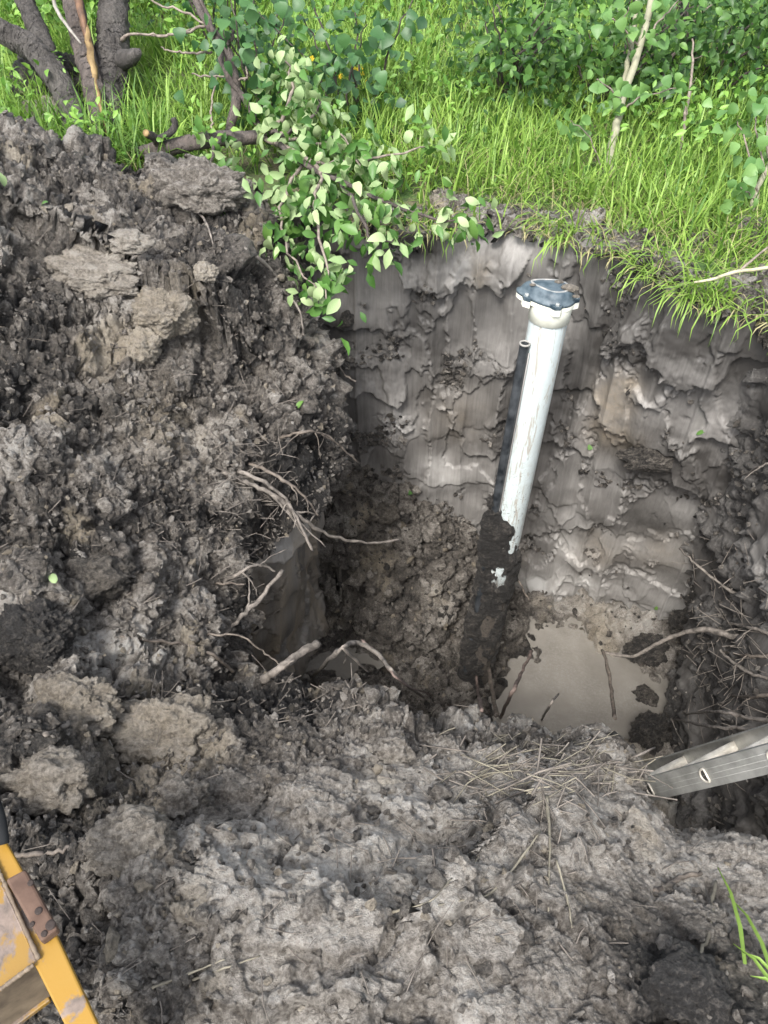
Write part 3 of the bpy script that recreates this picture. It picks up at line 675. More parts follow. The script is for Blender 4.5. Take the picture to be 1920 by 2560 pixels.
def pvc_mat():
    m, nt, b = mat_new('white_pvc'); co = objco(nt)
    n1 = noise(nt, 14, 6, .7, co, .8); n2 = noise(nt, 1, 6, .7, objco(nt, (60, 60, 7)), .5); n3 = noise(nt, 55, 4, .7, co, 1.0)
    sep = N(nt, 'ShaderNodeSeparateXYZ'); nt.links.new(co, sep.inputs[0])
    # mud line: the lower casing was buried and stays caked in wet soil
    z = math_n(nt, 'ADD', sep.outputs['Z'], math_n(nt, 'MULTIPLY', math_n(nt, 'SUBTRACT', n1, .5), .55))
    mud = ramp(nt, math_n(nt, 'ADD', math_n(nt, 'MULTIPLY', z, 1.0), 1.85), [(.18, 1.), (.40, 0.)])
    sp = math_n(nt, 'MULTIPLY', ramp(nt, n3, [(.58, 0.), (.63, 1.)]), ramp(nt, math_n(nt, 'ADD', z, 1.55), [(.35, 1.), (1., 0.)]))
    sc = math_n(nt, 'MAXIMUM', ramp(nt, n2, [(.57, 0.), (.61, .8)]), ramp(nt, noise(nt, 1, 5, .6, objco(nt, (28, 28, 3.2)), 1.5), [(.585, 0.), (.62, .8)]))
    c = mixc(nt, ramp(nt, n1, [(.35, 0.), (.75, .6)]), (.50, .56, .56), (.36, .385, .36))
    c = mixc(nt, math_n(nt, 'MULTIPLY', sc, .75), c, (.26, .20, .14))
    c = mixc(nt, math_n(nt, 'MAXIMUM', mud, sp), c, ramp(nt, n3, [(.3, (.02, .017, .014)), (.7, (.10, .085, .07))]))
    nt.links.new(c, b.inputs['Base Color'])
    nt.links.new(math_n(nt, 'ADD', math_n(nt, 'MULTIPLY', mud, .4), .3), b.inputs['Roughness'])
    bump(nt, b, math_n(nt, 'MULTIPLY', n3, math_n(nt, 'ADD', mud, .03)), .6, .015); return m
M['pvc'] = pvc_mat()
M['cap'] = simple('blue_black_cast_iron', (.018, .036, .050), .55, c2=(.085, .112, .130), scale=28, bs=.08)
M['cream'] = simple('cream_flange', (.62, .62, .52), .5, c2=(.74, .74, .64), scale=20)
M['bolt'] = simple('bolt_head', (.40, .42, .40), .4, metal=.6, c2=(.55, .56, .54))
M['black_pvc'] = simple('black_conduit', (.008, .010, .012), .35, c2=(.06, .065, .07), scale=14, bs=.2)
pt = PZ(1373, 790, -.11); pb = Vector((.585, 2.63, -2.75))
ax = (pt-pb).normalized()
well = tag(empty('well_casing', pb), 'white plastic well casing with dark bolted cap standing in the pit', 'well pipe')
ox, oy, oz = frame_axis(pb, pt); Lw = (pt-pb).length
# local frame whose z origin lies at the pipe top so the mud line reads in metres below it
WM = Matrix((( ox.x, oy.x, oz.x), (ox.y, oy.y, oz.y), (ox.z, oy.z, oz.z))).to_4x4()
def wpart(o): o.matrix_parent_inverse = Matrix.Identity(4); o.location = pt-pb; o.rotation_euler = WM.to_euler(); return o
I4 = Matrix.Identity(4); RP = .0785
wpart(ring_tube('pipe', [(RP, -Lw-.25)]+[(RP, z) for z in np.linspace(-Lw, 0, 30)], 48, M['pvc'], well, I4))
wpart(ring_tube('collar', [(RP+.001, -.012), (RP+.0055, -.010), (RP+.006, .055), (RP+.006, .062)], 48, M['cream'], well, I4))
ROTC = math.radians(-22)
def oval_xy(a):              # cap outline: round over the casing with a bulge to the left for the cable entry
    c, s = math.cos(a), math.sin(a); x = c*(1.0 + (.66*max(0, -c)**1.5)); y = s*(.92 - .12*max(0, -c))
    return x*math.cos(ROTC)-y*math.sin(ROTC), x*math.sin(ROTC)+y*math.cos(ROTC)
def oval(a): return oval_xy(a)
RC = .0895
def shp(a): return oval(a)
wpart(ring_tube('flange', [(RP+.004, .055), (RC-.004, .056), (RC, .060), (RC, .074), (RC-.004, .077)], 64, M['cream'], well, I4, shape=shp, smooth=False))
cap_o = wpart(ring_tube('cap', [(RC-.003, .077), (RC+.001, .079), (RC+.001, .090), (RC-.006, .092), (RC-.011, .108), (RC-.018, .122), (RC-.030, .131), (RC-.05, .1325), (.0, .134)], 64, M['cap'], well, I4, shape=shp))
def rim(): return [(RC-.030, .1305), (RC-.030, .1345), (RC-.036, .135), (RC-.036, .131)]
def sub(o, par): o.parent = par; o.matrix_parent_inverse = Matrix.Identity(4); return o
M['cap_dust'] = simple('mud_film', (.10, .12, .13), .6, c2=(.30, .29, .27), scale=30, bs=.3)
sub(ring_tube('rim', rim(), 64, M['cap_dust'], None, I4, shape=shp), cap_o)
for a in (222, 292, 15, 70, 140):
    r_ = math.radians(a); f = oval(r_); bx, by = RC*f[0], RC*f[1]
    d = Vector((bx, by, 0)).normalized(); s_ = Vector((-d.y, d.x, 0)); b0 = Vector((bx, by, 0))-d*.008
    for nm, z0, z1, mt, g in (('flange_tab', .052, .0755, M['cream'], 1.0), ('cap_tab', .078, .092, M['cap'], .97)):
        bm = bmesh.new(); ptsx = [b0-s_*.030*g, b0-s_*.012*g+d*.024*g, b0+s_*.012*g+d*.024*g, b0+s_*.030*g]
        lo = [bm.verts.new(q+Vector((0, 0, z0))) for q in ptsx]; hi = [bm.verts.new(q+Vector((0, 0, z1))) for q in ptsx]
        bm.faces.new(lo[::-1]); bm.faces.new(hi)
        for i in range(4): bm.faces.new((lo[i], lo[(i+1) % 4], hi[(i+1) % 4], hi[i]))
        tb = bm_obj(nm, bm, mt, None); (sub(tb, cap_o) if nm == 'cap_tab' else wpart(sub(tb, well)))
    bo = ring_tube('bolt', [(.0085, .090), (.0085, .0985), (.007, .101), (0, .1015)], 6, M['bolt'], None, Matrix.Translation(b0+d*.010), smooth=False); sub(bo, cap_o)
v0, f0 = ico(3)
for k, (x, y, s) in enumerate(((.055, -.02, .026), (.02, .03, .014), (-.09, 0, .009), (.075, -.055, .011))):
    q = v0*np.array([1.3, .9, .5])*(1+.4*fbm(v0*3+k*5, 3, 300+k))[:, None]*s+np.array([x, y, .134 if k != 3 else .118])
    o = link('mud_lump', mesh_np('mud_lump', q, tris=f0, attrs={'tone': np.full(len(q), .45), 'tan': np.full(len(q), .3)}), M['soil']); sub(o, cap_o)
# soil caked on the buried length
seg, rows = 96, 260
A = np.linspace(0, 2*np.pi, seg, endpoint=False); Zc = np.linspace(-Lw+.0, -.95, rows)
AA, ZZ = np.meshgrid(A, Zc); pc = np.stack([RP*np.cos(AA), RP*np.sin(AA), ZZ], -1).reshape(-1, 3)
dep = sstep(-1.10, -1.28, pc[:, 2]+.42*fbm(pc*np.array([9, 9, 5]), 4, 311, .6)+.22*(pc[:, 0]/RP))
w1, w2, wi = worley(pc*14, 312); g1, g2, gi = worley(pc*34, 313)
bare = sstep(.05, .22, fbm(pc*np.array([9, 9, 4])+3, 4, 314, .6))*sstep(-1.3, -1.5, pc[:, 2])
th = dep*(.004+.010*dome(w1)*(.2+wi)+.006*dome(g1)+.055*np.clip(billow(pc*11, 5, 316, .7)-.12, 0, 1)+.03*np.clip(fbm(pc*4, 2, 315), -.3, 1))*(1-bare)-.006*(1-dep)-.01*bare + dep*.044*np.exp(-((((AA.ravel()-3.40)+np.pi) % (2*np.pi)-np.pi)/.42)**2)
rad = RP+th; pc2 = np.stack([rad*np.cos(AA.ravel()), rad*np.sin(AA.ravel()), pc[:, 2]], -1)
i = np.arange(rows*seg).reshape(rows, seg); q = np.stack([i[:-1], np.roll(i, -1, 1)[:-1], np.roll(i, -1, 1)[1:], i[1:]], -1).reshape(-1, 4)
wpart(link('mud_coat', mesh_np('mud_coat', pc2, q, attrs={'tone': .06+.2*(gi-.5), 'tan': np.zeros(len(pc2))}), M['soil'], well))
# black conduit strapped along the left of the casing
def off_axis(z, dx, dy): return pt+oz*z+ox*dx+oy*dy
cnd = tag(empty('cable_conduit', off_axis(-Lw, -.125, -.02)), 'thin black open-topped conduit running down the left of the white casing', 'conduit')
c0, c1 = off_axis(-.105, -.088, -.042)-cnd.location, off_axis(-Lw, -.090, -.042)-cnd.location
mb = MB(); mb.tube([c1+(c0-c1)*f for f in np.linspace(0, 1, 12)], [.0215]*12, seg=16, cap=False); mb.tube([c1+(c0-c1)*f for f in (.6, 1.0)], [.0175]*2, seg=16, cap=False); mb.build('tube', M['black_pvc'], cnd)
xx, yy, zz = frame_axis(c1, c0); CM = Matrix.Translation(c0) @ Matrix(((xx.x, yy.x, zz.x), (xx.y, yy.y, zz.y), (xx.z, yy.z, zz.z))).to_4x4()
ring_tube('lip_ring', [(.0175, -.004), (.0175, .003), (.024, .003), (.024, -.003), (.0215, -.005)], 20, simple('worn_conduit_lip', (.25, .24, .22), .6), cnd, CM)
mb = MB(); mb.tube([c1+(c0-c1)*f+Vector((.022, -.012, 0)) for f in np.linspace(0.35, .985, 8)], [.0035]*8, seg=6); mb.build('edge_strip', simple('grey_edge', (.22, .21, .20), .5), cnd)

# ------------------------------------------------------------------ ladder
def ladder():
    r0, r2 = PT(1627, 1973, 2.6), PT(1918, 1899, 2.1)
    a = (r2-r0).normalized(); sp = .305
    b = Vector((.866, .44, -.104)); b = (b-a*b.dot(a)).normalized(); c = a.cross(b).normalized()
    root = tag(empty('ladder', r0-a*2.0), 'muddy aluminium ladder leaning in the right side of the pit', 'ladder'); O = root.location
    alu = simple('dirty_aluminium', (.26, .26, .24), .45, metal=.5, c2=(.42, .415, .39), scale=14, bs=.1)
    al2 = simple('rung_aluminium', (.42, .39, .33), .45, metal=.4, c2=(.66, .62, .54), scale=25)
    lo, hi = -1.95, 1.05; hw = .037; tk = .004; fl_ = .026
    def rail(base, inward, nm):
        # C channel: web across c, two flanges towards the rungs
        prof = [(-hw, 0), (hw, 0), (hw, fl_), (hw-tk, fl_), (hw-tk, tk), (-hw+tk, tk), (-hw+tk, fl_), (-hw, fl_)]
        bm = bmesh.new()
        rows = [[bm.verts.new(base+a*s+c*x+b*inward*y) for x, y in prof] for s in np.linspace(lo, hi, 2)]
        for i in range(8): bm.faces.new((rows[0][i], rows[0][(i+1) % 8], rows[1][(i+1) % 8], rows[1][i]))
        bm.faces.new(rows[0][::-1]); bm.faces.new(rows[1]); bmesh.ops.recalc_face_normals(bm, faces=bm.faces)
        return bm_obj(nm, bm, alu, root)
    near = r0-O; far = near+b*.40
    rl = rail(near, 1, 'rail'); rail(far, -1, 'rail')
    for k in (-.016, .0, .016):      # raised ribs along the outer face of the near rail
        mb = MB(); mb.tube([near+a*lo+c*k-b*.0005, near+a*hi+c*k-b*.0005], [.0009, .0009], seg=6); o = mb.build('rib', alu, rl)
    for k in range(-6, 4):
        p0 = near+a*(k*sp)
        # D-shaped rung: flat tread on top
        pr = [(.019*math.cos(t), .019*math.sin(t)) for t in np.linspace(math.pi, 2*math.pi, 9)] + [(.019, .004), (.016, .008), (-.016, .008), (-.019, .004)]
        bm = bmesh.new(); R2 = [[bm.verts.new(p0+b*s+c*x*.95+a*y) for x, y in pr] for s in (.002, .398)]
        n = len(pr)
        for i in range(n): bm.faces.new((R2[0][i], R2[0][(i+1) % n], R2[1][(i+1) % n], R2[1][i]))
        bmesh.ops.recalc_face_normals(bm, faces=bm.faces); rg = bm_obj('rung', bm, al2, root, True)
        for base, dr in ((p0, -1), (p0+b*.40, 1)):
            mb = MB(); loop = [base+b*dr*.003+c*x*1.05+a*y*1.05 for x, y in pr]; mb.tube(loop+[loop[0], loop[1]], [.0035]*(n+2), seg=6, cap=False); mb.build('rung_collar', al2, rg)
            bm = bmesh.new(); bm.faces.new([bm.verts.new(base+b*dr*.0012+c*x*.95+a*y*.95) for x, y in pr]); bm_obj('rung_end', bm, simple('rung_hole_shade', (.03, .028, .025), .8) if 'rung_hole_shade' not in bpy.data.materials else bpy.data.materials['rung_hole_shade'], rg)  # flat dark face paints the shade inside the open rung end
    # black strap round the far rail
    s0 = far+a*.36; mb = MB(); mb.tube([s0-c*.055-b*.02, s0+c*.052-b*.02, s0+c*.056+b*.006, s0-c*.052+b*.006, s0-c*.055-b*.02], [.010]*5, seg=8); mb.build('strap', simple('black_strap', (.012, .012, .014), .7), root)
ladder()

# ------------------------------------------------------------------ yellow machine at the lower left
def paint(name, base, rust=.5):
    m, nt, b = mat_new(name); co = objco(nt)
    n1 = noise(nt, 11, 6, .65, co, .5); n2 = noise(nt, 40, 5, .65, co, .4); n3 = noise(nt, 5, 4, .6, co)
    c = mixc(nt, ramp(nt, n3, [(.3, 0.), (.8, .5)]), base, (.22, .14, .035))
    c = mixc(nt, ramp(nt, n1, [(rust, 0.), (rust+.05, 1.)]), c, ramp(nt, n2, [(.3, (.07, .055, .045)), (.7, (.20, .15, .12))]))
    nt.links.new(c, b.inputs['Base Color']); b.inputs['Roughness'].default_value = .5; bump(nt, b, n1, .25, .004); return m
M['yellow'] = paint('yellow_paint', (.25, .135, .010), .555); M['yellow_dirty'] = paint('dirty_yellow_paint', (.20, .11, .014), .48)
M['rust'] = simple('rusty_steel', (.045, .022, .013), .8, c2=(.115, .068, .046), scale=14, bs=.3); M['grime'] = simple('grimy_steel', (.07, .05, .035), .7, c2=(.17, .13, .09), scale=18, bs=.3)
mach = tag(empty('excavator_frame', PZ(60, 2400, .0)), 'worn yellow steel frame of a digging machine at the lower left', 'machine frame')
def plate(name, px, z, th, mat, bev=.003, par=None, zs=None):
    O = mach.location; bm = bmesh.new(); zs = zs or [z]*len(px)
    tp = [PZ(x, y, zz_)-O for (x, y), zz_ in zip(px, zs)]
    hi = [bm.verts.new(q) for q in tp]; lo = [bm.verts.new(q-Vector((0, 0, th))) for q in tp]
    bm.faces.new(hi); bm.faces.new(lo[::-1]); n = len(px)
    for i in range(n): bm.faces.new((hi[i], lo[i], lo[(i+1) % n], hi[(i+1) % n]))
    bmesh.ops.recalc_face_normals(bm, faces=bm.faces)
    if bev: bmesh.ops.bevel(bm, geom=list(bm.edges), offset=bev, segments=2, affect='EDGES', profile=.5)
    return bm_obj(name, bm, mat, par or mach)
plate('flange_plate', [(-60, 1975), (0, 2078), (60, 2185), (142, 2340), (200, 2465), (250, 2572), (330, 2730), (235, 2730), (160, 2560), (66, 2372), (-60, 2110)], .25, .018, M['yellow'])
plate('wear_pad', [(13, 2198), (62, 2172), (144, 2322), (101, 2355)], .272, .021, M['rust'], .004)
plate('box_top', [(-80, 2030), (0, 2195), (55, 2310), (94, 2402), (86, 2410), (0, 2472), (-80, 2530)], .245, .012, M['yellow_dirty'], .003, zs=[.262, .258, .255, .252, .252, .254, .256])
plate('side_web', [(90, 2404), (108, 2396), (196, 2565), (262, 2740), (240, 2745), (168, 2572)], .222, .16, M['grime'], .003)
plate('inner_floor', [(-80, 2520), (84, 2404), (125, 2500), (43, 2562), (-80, 2660)], .10, .012, M['yellow_dirty'], .002)
plate('far_web', [(-80, 2535), (-80, 2515), (0, 2462), (86, 2402), (90, 2412)], .235, .15, M['grime'], .002)
for (x, y, r) in ((96, 2277, .006), (126, 2312, .008), (110, 2334, .005), (76, 2207, .005), (80, 2310, .004)):
    c_ = PZ(x, y, .2735)-mach.location
    ring_tube('weld_pit', [(r, -.0025), (r, .0002), (r*.6, .0006), (0, .0002)], 10, simple('pit_rust', (.02, .012, .009), .8) if 'pit_rust' not in bpy.data.materials else bpy.data.materials['pit_rust'], mach, Matrix.Translation(c_))
hs = tag(empty('hydraulic_hose', PZ(-40, 2040, .2)), 'black rubber hose end at the left edge above the yellow frame', 'hose')
mb = MB(); mb.tube(smooth_path([PZ(-60, 1900, .30)-hs.location, PZ(-22, 1985, .29)-hs.location, PZ(0, 2050, .28)-hs.location, PZ(8, 2110, .26)-hs.location], 16), [.010]*16, seg=14)
mb.build('rubber_tube', simple('black_rubber', (.006, .007, .008), .85, spec=.15, c2=(.015, .016, .017)), hs)
mb = MB()
for a_, b_ in (((-60, 2070), (10, 2205)), ((10, 2205), (97, 2398)), ((0, 2474), (84, 2412))):
    n_w = 26; mb.tube([PZ(a_[0]+(b_[0]-a_[0])*f, a_[1]+(b_[1]-a_[1])*f, .2565)-mach.location for f in np.linspace(0, 1, n_w)], [.0035*random.uniform(.7, 1.3) for _ in range(n_w)], seg=8)
mb.build('weld_bead', M['grime'], mach)

# ------------------------------------------------------------------ roots and sticks
def stick(pts, r0, r1, lbl, mat='root', name='root', twigs=(), group='roots and sticks in the dug soil', n=None, jit=.004, seed=None):
    """pts: (px,py,None) on the soil or (px,py,t) at a ray depth"""
    seed = seed if seed is not None else int(pts[0][0]*7+pts[0][1])
    P = []
    for k, q in enumerate(pts):
        if q[2] is None: p, nn, t = hit(q[0], q[1]); p = p+nn*max(r0, r1)*.6
        else: p = PT(*q)
        P.append(p)
    n = n or max(8, len(P)*5); S = smooth_path(P, n, jit, seed); O = S[0].copy(); mb = MB()
    mb.tube([s-O for s in S], list(np.linspace(r0, r1, n)*(1+.18*np.array([random.uniform(-1, 1) for _ in range(n)]))), seg=7, wob=.12, seed=seed)
    o = mb.build(name, M[mat]); o.location = O; tag(o, lbl, 'root' if name == 'root' else 'stick', group)
    for k, (f, q1, rr) in enumerate(twigs):
        st = S[int(f*(n-1))]-O; en = (PT(*q1) if q1[2] is not None else hit(q1[0], q1[1])[0])-O
        m2 = MB(); SS = smooth_path([st, (st+en)/2+Vector((random.uniform(-.01, .01), 0, random.uniform(-.01, .015))), en], 9, .003, seed+k+1)
        m2.tube(SS, list(np.linspace(rr, rr*.4, 9)), seg=6, wob=.1, seed=k); m2.build('side_root', M[mat], o)
    return o
# root mat hanging over the pit corner
stick([(560, 1180, None), (620, 1205, None), (690, 1240, 3.0), (760, 1300, 3.05), (830, 1340, 3.15), (920, 1357, 3.3), (1000, 1350, 3.4)], .011, .0045, 'longest root reaching right from the heap edge over the slump', 'root', twigs=((.35, (785, 1378, 3.1), .006), (.3, (815, 1368, 3.1), .006), (.45, (800, 1290, 3.1), .005), (.55, (800, 1260, 3.15), .004), (.4, (760, 1330, 3.05), .004)))
stick([(600, 1175, None), (660, 1205, 2.95), (720, 1255, 3.0), (760, 1330, 3.02), (782, 1378, 3.05)], .010, .004, 'root arching down below the longest root', 'root', twigs=((.5, (700, 1290, 2.98), .004), (.6, (735, 1320, 3.0), .004)))
stick([(620, 1160, None), (700, 1195, 2.98), (760, 1240, 3.02), (795, 1290, 3.08)], .009, .003, 'short muddy root above the longest root on the heap edge', 'root_dark', twigs=((.5, (745, 1265, 3.0), .004), (.7, (770, 1285, 3.0), .003)))
stick([(560, 1590, None), (600, 1545, 2.85), (650, 1495, 2.9), (705, 1428, 2.95)], .009, .008, 'pale cut stick slanting up across the shadowed wall', 'root', 'stick', twigs=((.5, (620, 1440, 2.9), .005),))
stick([(560, 1455, None), (600, 1432, 2.85), (648, 1412, 2.9), (690, 1430, 2.95)], .008, .004, 'knobbly root crossing the shadowed wall above the pale stick', 'root', twigs=((.4, (645, 1490, 2.9), .004), (.7, (720, 1373, 2.95), .003)))
stick([(540, 1460, None), (610, 1462, 2.85)], .005, .003, 'thin straight root end against the shadowed wall', 'root_dark', n=8)
stick([(520, 1585, None), (600, 1590, 2.7), (660, 1630, 2.75), (700, 1662, 2.75)], .004, .003, 'thin arching root in front of the shadowed wall foot', 'root_dark')
stick([(660, 1705, None), (700, 1670, 2.62), (750, 1635, 2.68), (800, 1605, 2.75)], .015, .016, 'thick grey broken branch jutting over the near lip', 'root', 'stick', twigs=((.3, (735, 1650, 2.6), .007),))
stick([(785, 1690, None), (830, 1640, 2.62), (890, 1607, 2.65), (950, 1640, 2.6), (1000, 1700, 2.6), (1060, 1745, None)], .009, .006, 'curved root looping over the small puddle', 'root', twigs=((.3, (920, 1680, 2.7), .007), (.3, (860, 1660, 2.7), .005)))
stick([(905, 1600, 2.66), (960, 1650, 2.6), (1010, 1710, 2.58), (1080, 1735, None), (1160, 1752, None)], .006, .003, 'thin reddish root trailing along the near lip', 'root_red')
stick([(1190, 1690, 4.6), (1196, 1730, 4.3), (1200, 1780, None)], .010, .008, 'reddish root standing at the foot of the well pipe', 'root_red')
stick([(1222, 1670, 4.6), (1232, 1730, 4.3), (1240, 1790, 3.9)], .013, .012, 'thick muddy root beside the foot of the well pipe', 'root_dark')
stick([(1250, 1795, None), (1275, 1740, 3.2), (1300, 1690, 3.5), (1330, 1625, 3.8)], .010, .008, 'leaning stick at the left rim of the puddle', 'root_red', 'stick')
stick([(1355, 1800, None), (1372, 1765, 2.9), (1395, 1737, 3.0)], .006, .004, 'short bent twig rising from the near lip before the puddle', 'root', 'stick')
stick([(1538, 1795, 3.6), (1528, 1720, 3.9), (1515, 1650, 4.1), (1505, 1625, 4.2)], .011, .008, 'dark upright stick standing in the puddle', 'root_dark', 'stick')
stick([(1505, 1632, 4.2), (1580, 1640, 4.1), (1640, 1610, 4.0), (1700, 1585, 3.9), (1770, 1575, 3.75), (1850, 1595, 3.6), (1940, 1620, 3.5)], .008, .017, 'long pale root arching from the right wall over the puddle', 'root', twigs=((.75, (1860, 1570, 3.6), .006),))
stick([(1940, 1510, 3.5), (1860, 1495, 3.65), (1800, 1460, 3.75), (1740, 1410, 3.85), (1700, 1370, 3.95)], .010, .004, 'long root sweeping up the back right corner', 'root', twigs=((.4, (1840, 1400, 3.75), .004), (.5, (1780, 1430, 3.8), .003)))
for k, (pp, l) in enumerate([
    ([(1945, 1590, 3.3), (1880, 1570, 3.4), (1820, 1555, None)], 'upper thin root on the right wall below the sweeping root'),
    ([(1945, 1700, 3.2), (1870, 1680, 3.35), (1810, 1635, 3.5), (1800, 1625, 3.5)], 'pale straight root pointing up left on the right wall'),
    ([(1945, 1735, 3.1), (1880, 1742, 3.2), (1830, 1740, None)], 'muddy horizontal root midway up the right wall'),
    ([(1945, 1805, 2.9), (1870, 1795, 3.0), (1790, 1780, 3.1), (1715, 1785, None)], 'long pale root just above the ladder'),
    ([(1945, 1830, 2.8), (1860, 1820, 2.9), (1770, 1815, 3.0), (1690, 1797, None)], 'lower pale root running left above the ladder strap'),
    ([(1945, 1640, 3.3), (1870, 1640, 3.4), (1810, 1630, None)], 'thin root lying left to right on the right wall'),
    ([(1945, 1375, 3.6), (1890, 1390, 3.6), (1840, 1410, None)], 'dark root at the right photo edge above the sweeping root'),
    ([(1945, 1150, 3.2), (1900, 1165, 3.25), (1850, 1190, None)], 'fine root sticking from the dark upper right wall')]):
    stick(pp, .010 if k != 7 else .005, .004, l, ('root', 'root', 'root_dark', 'root', 'root', 'root_dark', 'root_dark', 'root')[k], twigs=((.5, (pp[1][0]-40, pp[1][1]+35, pp[1][2]), .003),))
stick([(1590, 1880, None), (1580, 1890, None), (1640, 1870, 2.4)], .005, .003, 'small pale twig left of the ladder end', 'root', 'stick', n=8)
stick([(110, 1840, None), (160, 1815, None), (230, 1780, None), (300, 1750, None), (350, 1740, None)], .007, .006, 'pale stick lying on the lower left heap', 'root', 'stick')
stick([(40, 2135, None), (110, 2140, None), (180, 2120, None), (240, 2105, None), (300, 2095, None)], .006, .003, 'grey root beside the top of the yellow frame', 'root_dark')
stick([(300, 1590, None), (400, 1600, None), (470, 1615, None), (540, 1640, None), (580, 1680, None)], .005, .007, 'dark root along the left heap above the near lip', 'root_dark')
stick([(495, 530, None), (520, 570, None), (540, 650, None)], .006, .002, 'thin pale root hanging from the clay block at the pit corner', 'root')
stick([(640, 640, None), (690, 690, None), (720, 740, None), (745, 770, 3.2), (760, 840, 3.25)], .007, .004, 'pale root winding down the heap edge beside the leaves', 'root', twigs=((.5, (700, 640, 3.2), .004),))
stick([(790, 1085, None), (830, 900, 3.5), (860, 935, 3.6), (890, 955, 3.6)], .006, .004, 'knobbly root poking from the heap edge before the dark wall', 'root_dark')
stick([(700, 1095, None), (760, 1080, 3.0), (820, 1090, 3.1), (900, 1160, 3.3)], .007, .003, 'root fan at the heap edge above the root mat', 'root_dark', twigs=((.3, (690, 1140, 2.95), .003), (.5, (800, 1150, 3.1), .003), (.6, (860, 1120, 3.2), .003)))
stick([(1280, 1430, 4.25), (1300, 1460, 4.25), (1325, 1505, 4.3)], .009, .004, 'black rootlet curling from the muddy pipe', 'root_dark')
stick([(1790, 2205, None), (1770, 2340, None), (1735, 2420, None)], .004, .003, 'thin ochre root on the near bank at right', 'straw')
stick([(1640, 2230, None), (1690, 2200, None), (1750, 2185, None)], .007, .005, 'thick mud-coated root near the green blades', 'root_dark')
for k, (pp, l) in enumerate([
    ([(1230, 2060, None), (1190, 2150, None), (1080, 2330, None)], 'long greenish stem slanting across the near mud'),
    ([(1365, 1990, None), (1372, 2100, None), (1370, 2280, None)], 'pale flat stalk lying straight down the near mud'),
    ([(1350, 2080, None), (1240, 2220, None), (1160, 2250, None), (1050, 2270, None)], 'curved green stem crossing the slanting one'),
    ([(980, 2280, None), (1070, 2255, None), (1130, 2195, None)], 'small bent stem left of the crossing stems'),
    ([(480, 2450, None), (560, 2420, None), (650, 2390, None)], 'pale straw stem in the lower left mud'),
    ([(380, 2470, None), (460, 2440, None), (560, 2400, None)], 'second straw stem beside the pale one at lower left'),
    ([(1390, 2150, None), (1420, 2260, None), (1430, 2320, None)], 'thin stalk right of the straight flat stalk')]):
    stick(pp, .0028 if k != 1 else .0045, .0014, l, 'straw', 'stick', group='dead stems on the near mud', jit=.0008)
# straw and rootlets (uncountable)
def straw(name, n, px0, py0, sx, sy, ang, L, lbl, mat, rr=.0016, lift=.01):
    mb = MB()
    for k in range(n):
        x, y = random.gauss(px0, sx), random.gauss(py0, sy); p, nn, t = hit(x, y)
        a = math.radians(random.gauss(*ang)); l = random.uniform(.15, 1.)**1.4*L*1.25
        d = Vector((math.cos(a), math.sin(a), random.uniform(-.25, .35))); d = (d-nn*d.dot(nn)*.7).normalized()
        c = p+nn*random.uniform(.002, lift); bend = Vector((random.uniform(-.25, .25), random.uniform(-.25, .25), random.uniform(-.1, .2)))*l
        mb.tube([c-d*l/2, c+bend*.25, c+d*l/2], [rr*random.uniform(.6, 1.4)]*3, seg=4, cap=False)
    return tag(mb.build(name, M[mat]), lbl, 'straw', kind='stuff')
straw('straw_litter', 75, 1400, 1915, 130, 42, (8, 34), .15, 'tangle of dead grass stems on the near lip', 'straw', .0015, .025)
straw('straw_litter_muddy', 90, 1390, 1920, 130, 50, (8, 40), .15, 'mud-coated stems mixed into the tangle', 'rib', .0022, .02)
straw('muddy_straw', 50, 1330, 2060, 170, 100, (70, 60), .12, 'muddy dead grass stems below the tangle', 'rib')
straw('mud_fibres', 90, 900, 2250, 420, 160, (60, 60), .09, 'fine fibres on the near mud', 'rib', .001)
straw('heap_rootlets', 220, 380, 1250, 260, 420, (20, 60), .09, 'fine rootlets in the heap', 'rib', .0013, .02)
straw('edge_rootlets', 150, 620, 1230, 70, 120, (-20, 45), .13, 'fibrous rootlets along the heap edge', 'rib', .0014, .05)
straw('right_rootlets', 150, 1830, 1650, 70, 170, (10, 40), .16, 'fibrous rootlets on the right wall', 'rib', .0018, .05)
straw('lip_rootlets', 90, 1000, 1750, 260, 25, (10, 40), .10, 'rootlets on the near lip', 'rib', .0014, .03)

# ------------------------------------------------------------------ grass
def blades(name, X, Y, Z, L, W, lean, head, tone, mat, lbl, droop=None, parent=None):
    n = len(X); base = np.stack([X, Y, Z], -1)
    hd = np.stack([np.cos(head), np.sin(head), np.zeros(n)], -1); sd = np.stack([-np.sin(head), np.cos(head), np.zeros(n)], -1)
    lv = [0, .38, .74, 1.0]; ang = [0, .45, 1.15, 1.9]; rows = []
    p = base.copy(); prev = 0; out = []
    for k, (f, g) in enumerate(zip(lv, ang)):
        if k:
            a = lean*(.35+g) if droop is None else lean*(.35+g)+droop*f
            dl = (f-prev)*L; p = p + hd*(np.sin(a)*dl)[:, None] + np.array([0, 0, 1.])*(np.cos(a)*dl)[:, None]; prev = f
        w = W*(1, .95, .62, 0)[k]*.5
        if k < 3: out += [p-sd*w[:, None], p+sd*w[:, None]]
        else: out += [p]
    Vv = np.stack(out, 1).reshape(-1, 3); o = (np.arange(n)*7)[:, None]
    q = np.concatenate([o+np.array([[0, 1, 3, 2]]), o+np.array([[2, 3, 5, 4]])]); t = o+np.array([[4, 5, 6]])
    me = mesh_np(name, Vv, q, t, True, {'tone': np.repeat(tone, 7)})
    ob = link(name, me, M[mat], parent)
    return tag(ob, lbl, 'grass', kind='stuff') if parent is None else ob
